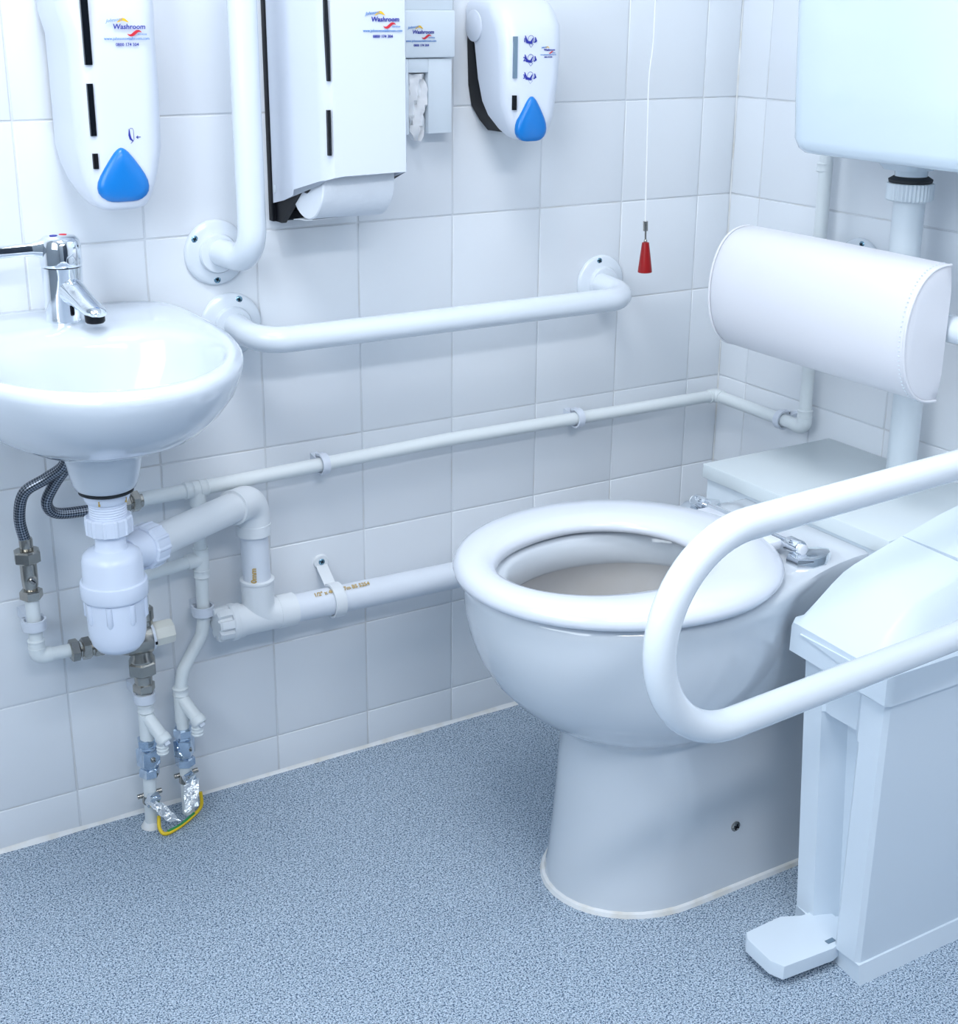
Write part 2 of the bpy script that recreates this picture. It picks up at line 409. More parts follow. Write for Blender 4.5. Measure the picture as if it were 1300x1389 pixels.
# ------------------------------------------------------------------ toilet
CY = -.463; XB = -.2455
def pan_ring(xf, xm, wm, wr, z, n=40, p=2.0):
    """front half superellipse from xf to xm, then easing to a back half-width wr at XB"""
    pts = []
    for k in range(n+1):                    # from back right (-y) round the front to back left
        s = k/n
        if s < .28:
            x = XB+(xm-XB)*(s/.28); f = .5-.5*math.cos(PI*(s/.28)); pts.append(V((x, CY-(wr+(wm-wr)*f), z)))
        elif s > .72:
            q = (1-s)/.28; x = XB+(xm-XB)*q; f = .5-.5*math.cos(PI*q); pts.append(V((x, CY+(wr+(wm-wr)*f), z)))
        else:
            a = (s-.28)/.44*PI
            c, sn = math.cos(a), math.sin(a)
            x = xm-(xm-xf)*abs(sn)**(2/p); y = CY-wm*math.copysign(abs(c)**(2/p), c)
            pts.append(V((x, y, z)))
    return pts
t = thing('toilet', 'white ceramic floor-standing toilet pan with the lidless seat lowered', 'toilet', (-.45, CY, 0))
bm = B()
R = [(-.630, -.50, .109, .109, .0), (-.630, -.50, .109, .109, .008), (-.626, -.50, .105, .105, .03), (-.621, -.50, .100, .100, .09), (-.616, -.50, .097, .096, .16),
     (-.613, -.50, .096, .092, .223), (-.621, -.50, .103, .09, .239), (-.650, -.51, .126, .09, .254), (-.684, -.52, .149, .094, .281), (-.711, -.53, .166, .10, .311),
     (-.728, -.53, .177, .104, .341), (-.738, -.535, .183, .108, .370), (-.744, -.54, .187, .112, .400), (-.745, -.54, .187, .117, .425), (-.745, -.54, .187, .119, .434), (-.740, -.54, .183, .118, .4405), (-.73, -.54, .175, .112, .443)]
rings = [pan_ring(*r) for r in R]
def ell(cx, a, b, z, n=41, cy=CY):
    return [V((cx-a*math.sin(2*PI*(k/ n)) , cy-b*math.cos(2*PI*(k/n)), z)) for k in range(n)]
def ell2(cx, a, b, z):
    """ellipse whose vertices follow the order of pan_ring"""
    o = []
    for p in rings[-1]:
        q = V((p.x-cx, (p.y-CY), 0)); an = math.atan2(q.y/b, q.x/a); o.append(V((cx+a*math.cos(an), CY+b*math.sin(an), z)))
    return o
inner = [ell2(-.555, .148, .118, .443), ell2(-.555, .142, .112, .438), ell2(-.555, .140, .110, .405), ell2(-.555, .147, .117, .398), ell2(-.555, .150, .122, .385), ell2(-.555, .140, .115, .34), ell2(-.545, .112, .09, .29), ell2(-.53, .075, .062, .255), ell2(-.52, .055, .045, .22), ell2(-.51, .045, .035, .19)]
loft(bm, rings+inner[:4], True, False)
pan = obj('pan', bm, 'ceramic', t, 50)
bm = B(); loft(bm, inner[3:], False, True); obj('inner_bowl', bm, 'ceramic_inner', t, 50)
bm = B(); loft(bm, [ell(-.535, .084, .070, .262), ell(-.535, .084, .070, .266)]); obj('water', bm, 'water', t)
bm = B(); loft(bm, [pan_ring(-.636, -.50, .115, .115, 0), pan_ring(-.634, -.50, .113, .113, .005), pan_ring(-.628, -.50, .106, .106, .0075)]); obj('sealant_bead', bm, 'silicone', t)
screw_head((-.42, CY-.1013, .088), (0, -1, 0), .007, t, 'nickel', 'fixing_screw')
bm = B(); lathe(bm, (-.505, CY-.1065, .012), (0, -1, 0), [(.002, -.001), (.002, .0006)], 8); obj('fixing_cap', bm, 'gold', t)
# seat ring
bm = B(); N = 72; prof = [(0.0, -.0135), (.02, -.0075), (.10, -.002), (.28, .0015), (.55, .003), (.80, .001), (.93, -.004), (.985, -.010), (1.0, -.0145), (.975, -.0195), (.9, -.021), (.10, -.021), (.02, -.018)]
ZS = .4665
segs = []
for k in range(N):
    a = 2*PI*k/N; c, s = math.cos(a), math.sin(a)
    A = .214 if c < 0 else .198
    ox = -.546+A*math.copysign(abs(c)**(1.0), c); oy = CY+.1925*s
    A = .152 if c < 0 else .112
    ix = -.562+A*c; iy = CY+.110*s
    segs.append([V((ix+(ox-ix)*q, iy+(oy-iy)*q, ZS+z)) for q, z in prof])
loft(bm, segs, closed=True)
seat = obj('seat', bm, 'seat', t, 60)
for px_, s_ in ((-.69, .10), (-.69, -.10), (-.45, .13), (-.45, -.13)):
    bm = B(); box(bm, px_-.014, px_+.014, CY+s_-.008, CY+s_+.008, .4425, .447, .001); obj('seat_buffer', bm, 'seat', seat)
bm = B(); box(bm, -.375, -.335, CY-.072, CY+.072, .451, .464, .004); obj('hinge_lug', bm, 'seat', seat)
bm = B(); tube(bm, [(-.347, CY-.094, .461), (-.347, CY+.094, .461)], .0055, 14); rod = obj('hinge_rod', bm, 'chrome', t)
for s in (-1, 1):
    y = CY+s*.094
    bm = B(); lathe(bm, (-.347, y-s*.016, .461), (0, s, 0), [(.009, 0), (.010, .002), (.010, .022), (.009, .024)], 18)
    # foot plate: a pointed chromed plate behind the barrel
    plate = lambda k, z: [V((-.347+.040*u_*k+.008, y+.022*v_*k+s*.010, z)) for u_, v_ in ((-.62, -.45), (-.2, -.95), (.35, -.9), (.8, -.45), (1, 0), (.8, .45), (.35, .9), (-.2, .95), (-.62, .45))]
    loft(bm, [plate(1, .443), plate(1, .449), plate(.93, .454), plate(.80, .455)])
    hb = obj('hinge', bm, 'chrome', t, 30)
    bm = B(); lathe(bm, (-.347, y+s*.008, .461), (0, s, 0), [(.0068, 0), (.0068, .004), (.005, .0052)], 14); obj('hinge_cap', bm, 'seat', hb)

# ------------------------------------------------------------------ cistern and flush pipe
t = thing('cistern', 'white ceramic cistern on the wall above the padded backrest', 'cistern', (0, -.52, .915))
bm = B()
def cr(i, z, x=.195, y0=-.300, y1=-.745, dy=0):
    return rrect(-x+i, -.002, y1+i, y0-i+dy, (.035, .012, .012, .035), z)
loft(bm, [cr(.020, .9125, dy=-.02), cr(.009, .9145, dy=-.018), cr(.0035, .920, dy=-.018), cr(0, .932, dy=-.017), cr(0, 1.0, dy=-.011), cr(0, 1.18, dy=.0), cr(.002, 1.225), cr(.006, 1.23)])
obj('tank', bm, 'ceramic_cistern', t, 50)
bm = B(); loft(bm, [cr(-.008, 1.231), cr(-.010, 1.236), cr(-.010, 1.252), cr(-.004, 1.262), cr(.02, 1.265)]); obj('lid', bm, 'ceramic_cistern', t, 50)
bm = B(); lathe(bm, (-.09, -.447, .914), (0, 0, -1), [(.021, 0), (.021, .030)], 24)
loft(bm, [rrect(-.12, -.06, -.475, -.40, .012, .9125), rrect(-.115, -.065, -.468, -.415, .012, .897)])
obj('outlet_tail', bm, 'ceramic_cistern', t)
t = thing('flush_pipe', 'white plastic flush pipe running down from the cistern behind the backrest', 'pipe', (-.06, -.452, .47))
bm = B(); lathe(bm, (-.09, -.447, .8895), (0, 0, -1), [(.022, 0), (.0285, .004), (.0275, .008), (.022, .010)], 28); obj('rubber_washer', bm, 'rubber', t)
bm = B()
ring = lambda r, z: [V((-.09+(r+(.0012 if k % 2 else -.0006))*math.cos(2*PI*k/72), -.448+(r+(.0012 if k % 2 else -.0006))*math.sin(2*PI*k/72), z)) for k in range(72)]
loft(bm, [ring(.0275, .881), ring(.0292, .880), ring(.0292, .860), ring(.0270, .858)]); obj('knurled_nut', bm, 'plastic_grey', t, 20)
bm = B(); tube(bm, [(-.09, -.449, .862), (-.09, -.450, .72), (-.055, -.453, .64), (-.055, -.454, .4706)], .0205, 28, fr=.06); obj('pipe', bm, 'plastic_grey', t)

# ------------------------------------------------------------------ grab rails
def flange(c, d, r, parent, angs, collar=.026):
    bm = B(); lathe(bm, c, d, [(r*.97, 0), (r, .001), (r, .004), (r*.93, .0065), (r*.80, .0075), (r*.60, .010), (collar, .0125), (collar*.93, .016), (.0178, .0165)], 44)
    f = obj('wall_flange', bm, 'rail', parent, 50)
    dd, u, v = frame(d)
    for a in angs:
        p = V(c)+dd*.0066+(u*math.cos(a)+v*math.sin(a))*(r*.82)
        screw_head(p, d, .0048, f)
    return f
t = thing('grab_rail', 'white horizontal grab rail fixed low on the back wall beside the toilet', 'grab rail', (-.56, 0, .70))
bm = B(); tube(bm, [(-.858, -.006, .692), (-.858, -.092, .684), (-.262, -.092, .684), (-.262, -.006, .692)], .0172, 28, fr=.042, fseg=12); obj('bar', bm, 'rail', t)
flange((-.860, 0, .691), (0, -1, 0), .0425, t, (1.9, 4.0, 5.9)); flange((-.255, 0, .691), (0, -1, 0), .0425, t, (1.4, 3.5, 5.6))
t = thing('grab_rail', 'white vertical grab rail rising between soap and toilet roll dispensers', 'grab rail', (-.87, 0, .79))
bm = B(); tube(bm, [(-.874, -.006, .789), (-.862, -.095, .789), (-.862, -.095, 1.28), (-.862, -.006, 1.28)], .0178, 28, fr=.042, fseg=12); obj('bar', bm, 'rail', t)
flange((-.876, 0, .788), (0, -1, 0), .0425, t, (2.72, 4.75, .6)); flange((-.862, 0, 1.28), (0, -1, 0), .0425, t, (2.72, 4.75, .6))
# backrest rail and cushion
t = thing('backrest_rail', 'white tubular rail on the right wall that carries the padded backrest', 'rail', (0, -.54, .73))
bm = B(); tube(bm, [(-.006, -.290, .738), (-.165, -.290, .726), (-.165, -.80, .726), (-.006, -.80, .732)], .0168, 26, fr=.04); obj('bar', bm, 'rail', t)
flange((0, -.290, .738), (-1, 0, 0), .0425, t, (1.75, 3.9, 5.8)); flange((0, -.80, .732), (-1, 0, 0), .0425, t, (1.35, 3.6, 5.3))
t = thing('backrest_cushion', 'white vinyl padded backrest bolster above the toilet', 'cushion', (-.22, -.435, .725))
def dsec(y, sc=1, dx=0, z_off=0):
    o = []
    for k in range(25):                    # curved front
        a = -PI/2+PI*k/24; o.append((-.190-.067*math.cos(a)**.75*sc+dx*0, .7245+.084*math.sin(a)*sc))
    for k in range(1, 8): o.append((-.1865, .7245+.084*sc*(1-2*k/8)))
    return [V((x, y, z)) for x, z in o]
bm = B(); y0, y1 = -.258, -.612
L = [dsec(y0-.001, .80), dsec(y0, .93), dsec(y0-.002, .98), dsec(y0-.006, 1)]
for k in range(1, 14):
    y = y0+(y1-y0)*k/14; L.append(dsec(y, 1+.012*math.sin(PI*k/14)))
L += [dsec(y1+.005, 1), dsec(y1+.001, .985), dsec(y1, .95), dsec(y1-.001, .80)]
loft(bm, L); cu = obj('cover', bm, 'vinyl_pad', t, 60)
for y in (y0-.0005, y1+.0005):
    bm = B(); P = [V((-.190-.0665*math.cos(a)**.75, y, .7245+.0835*math.sin(a))) for a in [-PI/2+PI*k/36 for k in range(37)]]
    tube(bm, P, .0016, 8); obj('piping', bm, 'vinyl_pad', t)
bm = B()
for k in range(44):
    a = -PI/2+PI*(k+.5)/44
    x = -.190-.0685*math.cos(a)**.75; z = .7245+.0855*math.sin(a)
    tube(bm, [(x, y1+.006, z), (x+.0006, y1+.0085, z)], .0006, 5)
st = obj('stitching', bm, 'plastic_grey', t); st['kind'] = 'stuff'
bm = B(); box(bm, -.188, -.176, -.56, -.31, .675, .775, .002); obj('backboard', bm, 'plastic', t)
bm = B(); box(bm, -.177, -.143, -.385, -.36, .704, .748, .006); obj('mounting_clip', bm, 'plastic', t)
bm = B(); box(bm, -.177, -.143, -.51, -.485, .704, .748, .006); obj('mounting_clip', bm, 'plastic', t)

# drop-down support arm
t = thing('support_arm', 'white drop-down toilet arm rail, a long U-shaped loop over the pedal bin', 'grab rail', (0, -.87, .6))
def AY(x): return -.868+.070*x
bm = B(); P = []
P.append((-.02, AY(-.02), .693)); P.append((-.40, AY(-.40), .693)); P.append((-.70, AY(-.70), .693))
zc, rr = .6010, .0920; xc = -.7745
for k in range(0, 33):
    a = PI/2+PI*k/32; x = xc+rr*math.cos(a); P.append((x, AY(x), zc+rr*math.sin(a)))
P += [(-.70, AY(-.70), .509), (-.40, AY(-.40), .509), (-.02, AY(-.02), .509)]
tube(bm, P, .0140, 28); obj('bar', bm, 'rail', t)
bm = B(); box(bm, -.030, 0, -.93, -.81, .44, .75, .008); obj('wall_bracket', bm, 'rail', t)
bm = B(); tube(bm, [(-.034, -.92, .60), (-.034, -.82, .60)], .012, 18); obj('pivot', bm, 'chrome', t)
for yy, zz in ((-.915, .47), (-.825, .47), (-.915, .72), (-.825, .72)): screw_head((-.0302, yy, zz), (-1, 0, 0), .006, t)

# ------------------------------------------------------------------ sanitary bin
t = thing('pedal_bin', 'white plastic sanitary pedal bin standing right of the toilet', 'bin', (-.22, -.72, 0))
XR = -.03
def body_ring(z):
    f = z/.37
    yl = -.666+.025*f; yr = -.789-.001*f; xl = -.405-.001*f; xr = -.424
    # recess between pillars
    dl, dr = yl-.037, yr+.050
    dp = .030 if z < .306 else .0
    s = .004
    return [V((XR, yl, z)), V((xl+s*1.5, yl, z)), V((xl, yl-s, z)), V((xl-.001, dl+.003, z)), V((xl-.001+.003+dp*.3, dl-.001, z)), V((xl+dp, dl-.010, z)), V((xl+dp, dr-.006 if dp else dr+.006, z)), V((xr+.003 if dp else xr+.001, dr-.012, z)), V((xr, dr-.016, z)), V((xr, yr+s, z)), V((xr+s*1.5, yr, z)), V((XR, yr, z))]
bm = B(); loft(bm, [body_ring(z) for z in (.026, .10, .2, .30, .3059, .3061, .34, .366)]); body = obj('body', bm, 'bin', t, 25)
bm = B(); br = body_ring(.0)
def base_ring(z, e): 
    return rrect(-.408-e, XR, -.795-e, -.667+e*.5, .006, z)
loft(bm, [[V(p) for p in ((XR, -.667, z), (-.405, -.667, z), (-.4235, yy, z), (XR, yy, z))] for z, yy in ((0, -.796), (.0255, -.7915), (.0262, -.786))])
obj('base', bm, 'bin', t)
# lid: sloping front, crown, side rims
bm = B()
def lid_sec(x, z, rim=.412, yl=-.630, yr=-.797):
    # cross-section from left rim to right rim; crown flat top between
    h = z-rim
    return [V((x, yl, .371)), V((x, yl-.0005, rim-.004)), V((x, yl-.003, rim)), V((x, yl-.008, rim+.10*h)), V((x, yl-.012, rim+h*.93)), V((x, yl-.016, z)), V((x, yr+.047, z)), V((x, yr+.040, rim+h*.92)), V((x, yr+.028, rim+h*.50)), V((x, yr+.010, rim+.05*h+.001)), V((x, yr+.004, rim)), V((x, yr+.0005, rim-.004)), V((x, yr, .371))]
secs = [(-.4155, .4135), (-.411, .418), (-.392, .4325), (-.370, .4505), (-.352, .4630), (-.340, .4680), (-.300, .4790), (-.2625, .4890)]
L = [lid_sec(-.4225, .4115, .408, -.634, -.793)]
L[0] = [V((p.x, p.y, min(p.z, .4085))) for p in L[0]]
for x, z in secs: L.append(lid_sec(x, z))
L = [[V((p.x-.010*min(1, (-.63-p.y)/.167), p.y, p.z)) for p in q] for q in L]
loft(bm, L); ld = obj('lid', bm, 'bin', t, 35)
bm = B(); loft(bm, [lid_sec(x, z) for x, z in ((-.2610, .4893), (-.20, .5050), (-.12, .520), (XR, .522))]); obj('rear_lid', bm, 'bin', t, 35)
# scooped grip in the front lip
bm = B(); g0 = [(-.4155, -.650, .4005), (-.4205, -.742, .4030), (-.4205, -.742, .3900), (-.4170, -.69, .3955)]
loft(bm, [[V(p) for p in g0], [V((p[0]-.0105, p[1]-.002, p[2]-.001)) for p in g0]]); obj('grip_lip', bm, 'bin', ld, 20)
# pedal
bm = B(); o_ = [(-.382, -.692), (-.418, -.690), (-.442, -.678), (-.500, -.680), (-.508, -.690), (-.512, -.735), (-.505, -.752), (-.430, -.757), (-.382, -.745)]
loft(bm, [[V((x, y, .012)) for x, y in o_], [V((x, y, .026)) for x, y in o_], [V((x*.985-.0068, y*.99-.0072, .030)) for x, y in o_]]); obj('pedal', bm, 'bin', t, 30)
bm = B(); box(bm, -.430, -.418, -.748, -.742, .0302, .0312); obj('pedal_mark', bm, 'slotgrey', t, 0)

# ------------------------------------------------------------------ dispensers
def slot(pts, parent, m='slot', y=-.1201, name='level_window'):
    bm = B(); prism(bm, pts, y+.004, y-.0004); return obj(name, bm, m, parent, 0)
def quad(x0, x1, z0, z1, sk=0): return [(x0, z0), (x1, z0), (x1+sk, z1), (x0+sk, z1)]
t = thing('soap_dispenser', 'tall white soap dispenser with blue push button above the basin', 'dispenser', (-1.02, 0, .87))
bm = B()
def sl(x0, x1, yb, yf, r, z): return rrect(x0, x1, yf, yb, (r, r, .004, .004), z, 8)
loft(bm, [sl(-1.048, -1.005, -.085, -.112, .010, .8665), sl(-1.056, -.998, -.075, -.1185, .014, .8705), sl(-1.062, -.991, -.060, -.120, .018, .879), sl(-1.068, -.983, -.035, -.120, .022, .896), sl(-1.0705, -.977, -.016, -.120, .026, .914), sl(-1.0725, -.972, -.006, -.120, .028, .935), sl(-1.0735, -.970, -.010, -.120, .030, 1.0), sl(-1.074, -.970, -.010, -.118, .030, 1.06), sl(-1.080, -.968, -.010, -.115, .030, 1.085), sl(-1.080, -.968, -.010, -.108, .030, 1.13), sl(-1.072, -.976, -.010, -.090, .030, 1.165), sl(-1.06, -.99, -.012, -.06, .02, 1.18)])
obj('cover', bm, 'plastic', t, 50)
bm = B(); box(bm, -1.0705, -.974, -.0135, 0, .945, 1.16, .004); obj('backplate', bm, 'black', t)
bm = B(); prism(bm, drop(-1.0275, .8765, .9375, .0300), -.117, -.1215, dome=.006); obj('push_button', bm, 'blue', t)
slot(quad(-1.0605, -1.0525, 1.0285, 1.105), t); slot(quad(-1.0605, -1.0540, .9515, 1.0085), t); slot(quad(-1.0600, -1.0545, .915, .932), t, 'black')
logo(-1.0115, 1.0685, -.1202, .034, t)
ic = B()
for k in range(14):
    pass
ribbon(ic, [(-1.0165, .958), (-1.0165, .951), (-1.0155, .947), (-1.0125, .944)], .0014, -.1206); pic = obj('printed_mark', ic, 'navy', t, 0)
ic = B(); tube(ic, [(-1.0155, -.1204, .9585), (-1.0125, -.1204, .9585), (-1.0115, -.1204, .956), (-1.0115, -.1204, .946), (-1.0155, -.1204, .9415)], .00025, 4); tube(ic, [(-1.0085, -.1204, .9485), (-1.0035, -.1204, .9485)], .0004, 4); tube(ic, [(-1.0065, -.1204, .9500), (-1.0088, -.1204, .9485), (-1.0065, -.1204, .947)], .0004, 4); obj('printed_line', ic, 'navy', pic, 0)

t = thing('soap_dispenser', 'small white soap dispenser with hand pictograms and black back, near the cord', 'dispenser', (-.45, 0, .92))
bm = B()
loft(bm, [sl(-.470, -.432, -.080, -.098, .010, .9215), sl(-.476, -.425, -.072, -.104, .016, .9255), sl(-.482, -.419, -.060, -.1065, .020, .935), sl(-.489, -.412, -.044, -.107, .022, .952), sl(-.493, -.408, -.035, -.106, .024, .970), sl(-.496, -.404, -.028, -.105, .022, 1.0), sl(-.498, -.401, -.022, -.1045, .022, 1.045), sl(-.500, -.399, -.004, -.1015, .026, 1.070), sl(-.500, -.399, -.002, -.090, .030, 1.088), sl(-.497, -.402, -.002, -.080, .026, 1.098), sl(-.490, -.410, -.004, -.068, .02, 1.103)])
obj('cover', bm, 'plastic', t, 50)
bm = B(); loft(bm, [sl(-.462, -.435, 0, -.074, .006, .9275), sl(-.476, -.422, 0, -.062, .006, .942), sl(-.4895, -.41, 0, -.046, .006, .962), sl(-.4945, -.405, 0, -.036, .006, .99), sl(-.4965, -.403, 0, -.0235, .006, 1.04), sl(-.4965, -.403, 0, -.020, .006, 1.06)]); obj('backplate', bm, 'black', t)
bm = B(); lathe(bm, (-.4995, -.026, 1.068), (-1, 0, 0), [(.0205, -.002), (.0205, .0012), (.0195, .002), (.0005, .0026)], 36); obj('hinge_disc', bm, 'plastic', t)
bm = B(); prism(bm, drop(-.4575, .9205, .9790, .0240), -.103, -.1085, dome=.005); obj('push_button', bm, 'blue', t)
slot(quad(-.4855, -.4805, 1.003, 1.056), t, 'slotgrey', -.1055); slot(quad(-.4865, -.4815, .962, .981), t, 'black', -.1070)
logo(-.4310, 1.0385, -.1050, .0165, t)
root = t
for k, z in enumerate((1.051, 1.027, 1.0045)):
    y = -.1050; bm = B()
    ribbon(bm, [(-.4685, z+.006), (-.4655, z-.002), (-.4590, z-.003), (-.4560, z+.003)], .0022, y-.0004)
    ribbon(bm, [(-.4540, z-.003), (-.4510, z-.001), (-.4525, z+.004)], .0018, y-.0004)
    pk = obj('pictogram', bm, 'navy', root, 0)
    bm = B(); c = (-.4590, z+.001)
    tube(bm, [(c[0]+.0048*math.cos(a), y, c[1]+.0052*math.sin(a)) for a in [2*PI*i/16 for i in range(16)]], .0003, 4, closed=True)
    tube(bm, [(c[0]-.003, y, c[1]-.006), (c[0], y, c[1]-.010), (c[0]+.0035, y, c[1]-.0065), (c[0], y, c[1]-.004)], .0003, 4, closed=True)
    text('numeral', str(k+1), .0075, (-.4690, y, z), 'navy', pk, bold=.0002)
    obj('pictogram_line', bm, 'navy', pk, 0)

t = thing('toilet_roll_dispenser', 'large white toilet roll dispenser with two dark level windows', 'dispenser', (-.74, 0, .84))
bm = B()
XL, XRt, YF = -.797, -.683, -.172
# shell as profile of left side swept to the right: left side panel, front, right side
def shell_ring(z, bow=0):
    return [V((XL, -.012, z)), V((XL-.001, -.05, z)), V((XL-.0005, -.078, z)), V((XL-.0002, -.0805, z)), V((XL+.002, -.152, z)), V((XL+.006, -.165, z)), V((XL+.013, YF-.001, z)), V((XL+.025, YF-.002-bow, z)), V((XRt-.02, YF-.002-bow, z)), V((XRt-.003, YF-.001, z)), V((XRt, YF+.003, z)), V((XRt, -.10, z)), V((XRt, -.012, z)), V((XRt-.003, -.012, z)), V((XRt-.003, YF+.005, z)), V((XL+.010, YF+.005, z)), V((XL+.003, -.15, z)), V((XL+.003, -.012, z))]
bz = [.8475, .8555, .8650, .8725, .890, .8925, .8955, .897, .898, .898, .898, .872, .850, .850, .898, .895, .885, .850]
low = shell_ring(.9); low = [V((p.x, p.y, z)) for p, z in zip(low, bz)]
loft(bm, [low, shell_ring(.92), shell_ring(1.0), shell_ring(1.08), shell_ring(1.16), [V((p.x, p.y*.9, p.z)) for p in shell_ring(1.22)]])
obj('cover', bm, 'plastic', t, 40)
bm = B(); box(bm, XL-.0015, XRt+.0005, -.0125, 0, .8235, 1.22, .001); obj('backplate', bm, 'black', t)
bm = B()
loft(bm, [[V((x, -.001, .8235)), V((x, -.030, .8235)), V((x, -.105, .882)), V((x, -.105, .905)), V((x, -.001, .905))] for x in (XL+.0035, XL+.010)])
loft(bm, [[V((x, -.001, .826)), V((x, -.035, .830)), V((x, -.112, .876)), V((x, -.112, .905)), V((x, -.001, .905))] for x in (XRt-.008, XRt-.0035)])
box(bm, XL+.004, XRt-.004, -.02, -.001, .826, .838, .001)
obj('roll_holder', bm, 'black', t)
bm = B(); lathe(bm, (XL+.005, -.155, .905), (0, 0, 1), [(.001, 0), (.001, .001)], 6); bm.free()
slot([(-.7925, 1.11), (-.7925, 1.072), (-.7905, 1.0085), (-.7870, 1.0085), (-.7870, 1.05), (-.7888, 1.11)][::-1], t, 'slot', YF-.0022)
slot(quad(-.7920, -.7880, .9225, .9755), t, 'slot', YF-.0022)
bm = B(); box(bm, XL-.0018, XL-.0005, -.024, -.018, .862, .872, .0005); obj('latch_slot', bm, 'plastic_grey', t)
logo(-.7170, 1.0775, YF-.0027, .0345, t)
r_ = thing('toilet_roll', 'white toilet roll hanging inside the open bottom of its dispenser', 'toilet roll', (-.74, -.095, .84))
bm = B(); lathe(bm, (-.7895, -.100, .8875), (1, 0, 0), [(.018, .0), (.049, 0), (.0505, .0015), (.0505, .098), (.049, .0995), (.018, .0995), (.018, 0)], 44, caps=False); obj('roll', bm, 'paper', r_, 40)
bm = B(); P = []
for k in range(9):
    a = math.radians(250-k*9); P.append((-.100+.0515*math.cos(a), .8875+.0515*math.sin(a)))
loft(bm, [[V((-.789, p[0], p[1])) for p in ((-.116, .8385), (-.095, .8355), (-.075, .8345), (-.058, .8320), (-.058, .8312), (-.075, .8337), (-.095, .8347), (-.116, .8377))], [V((-.692, p[0], p[1]+.002)) for p in ((-.116, .8385), (-.095, .8355), (-.075, .8365), (-.068, .8370), (-.068, .8362), (-.075, .8357), (-.095, .8347), (-.116, .8377))]])
obj('loose_sheet', bm, 'paper', r_, 40)

t = thing('bag_dispenser', 'flat white sanitary bag dispenser on wall left of small soap dispenser', 'dispenser', (-.575, 0, .93))
bm = B(); box(bm, -.640, -.5335, -.034, 0, 1.0275, 1.088, .003)
obj('cover', bm, 'plastic_grey', t)
bm = B(); box(bm, -.640, -.5345, -.030, 0, 1.0875, 1.18, .003); obj('top_panel', bm, 'plastic_grey', t)
bm = B(); box(bm, -.638, -.5815, -.030, 0, .9285, 1.0265, .002); box(bm, -.5785, -.5365, -.030, 0, .9285, 1.0265, .002); box(bm, -.60, -.5665, -.030, -.002, 1.0075, 1.0265, .002); box(bm, -.60, -.5665, -.012, 0, .9285, 1.0075)
bm.free(); bm = B()
box(bm, -.638, -.6030, -.030, 0, .9285, 1.0265, .0015); box(bm, -.5735, -.5365, -.030, 0, .9285, 1.0265, .0015); box(bm, -.6035, -.5730, -.030, 0, 1.0085, 1.0265, .0015)
box(bm, -.604, -.572, -.010, 0, .9290, 1.010)
obj('lower_panel', bm, 'plastic_grey', t)
logo(-.5865, 1.0600, -.0345, .030, t)
bm = B(); P = []
for j in range(14):
    z = 1.007-.0875*j/13; wd = .0135 if z > .935 else .0135*(max(.15, (z-.9175)/.0175))
    P.append([V((-.5885+wd*q, -.0255-.006*math.sin(q*5+j*.7)-.003*math.sin(j*1.9+q*3), z)) for q in (-1, -.6, -.25, 0, .25, .6, 1)] + [V((-.5885+wd*q, -.012, z)) for q in (1, 0, -1)])
loft(bm, P); o = obj('sanitary_bag', bm, 'bag', None, 60, at=(-.5885, -.02, .96)); tag(o, 'crumpled white paper bag poking out of the flat bag dispenser', 'bag')

# ------------------------------------------------------------------ alarm pull cord
t = thing('alarm_pull_cord', 'thin white emergency pull cord with red cone-shaped handle', 'pull cord', (-.247, -.10, 2.39))
bm = B(); tube(bm, [(-.247, -.10, 2.40), (-.248, -.10, 1.6), (-.2495, -.10, 1.10), (-.2500, -.10, 1.044), (-.2545, -.10, .995), (-.2522, -.10, .903), (-.2490, -.10, .79)], .0011, 8, smooth=True); obj('cord', bm, 'cord', t)
bm = B(); tube(bm, [(-.2488, -.10, .797), (-.2480, -.10, .783)], .0036, 16); obj('cord_joint', bm, 'nickel', t)
bm = B(); tube(bm, [(-.2480, -.10, .784), (-.2472, -.10, .768)], .0014, 8); lathe(bm, (-.2472, -.10, .771), (0, 0, -1), [(.001, 0), (.0026, .002), (.0026, .004), (.0015, .006)], 12); obj('link', bm, 'nickel', t)
bm = B(); lathe(bm, (-.2470, -.10, .7665), (.03, 0, -1), [(.003, 0), (.0052, .0008), (.0078, .020), (.0106, .043), (.0106, .0445), (.0096, .0450)], 24); obj('handle', bm, 'red', t)
bm = B(); lathe(bm, (-.247, -.10, 2.40), (0, 0, -1), [(.04, 0), (.04, .02), (.03, .03)], 28); obj('ceiling_switch', bm, 'plastic', t)

# ------------------------------------------------------------------ basin
t = thing('wash_basin', 'small white ceramic wall-hung wash basin under the soap dispenser', 'basin', (-1.11, 0, .57))
BX = -1.112
def bring(hw, yf, yb, z, ym=-.15, pf=2.15, pb=5, n=64, tilt=0, cx=BX):
    o = []; hw -= .006 if hw > .12 else .003; z += .006*min(1, max(0, (z-.62)/.05))
    for k in range(n):
        a = 2*PI*k/n; c, s = math.cos(a), math.sin(a)
        p = pf if s < 0 else pb
        x = cx+hw*math.copysign(abs(c)**(2/p), c)
        y = ym+((ym-yf) if s < 0 else (yb-ym))*math.copysign(abs(s)**(2/p), s)
        o.append(V((x, y, z+tilt*(y-ym))))
    return o
W_ = (-1.1055, -.222)
def waste_ring(r, z, n=64): return [V((W_[0]+r*math.cos(2*PI*k/n), W_[1]+r*math.sin(2*PI*k/n), z)) for k in range(n)]
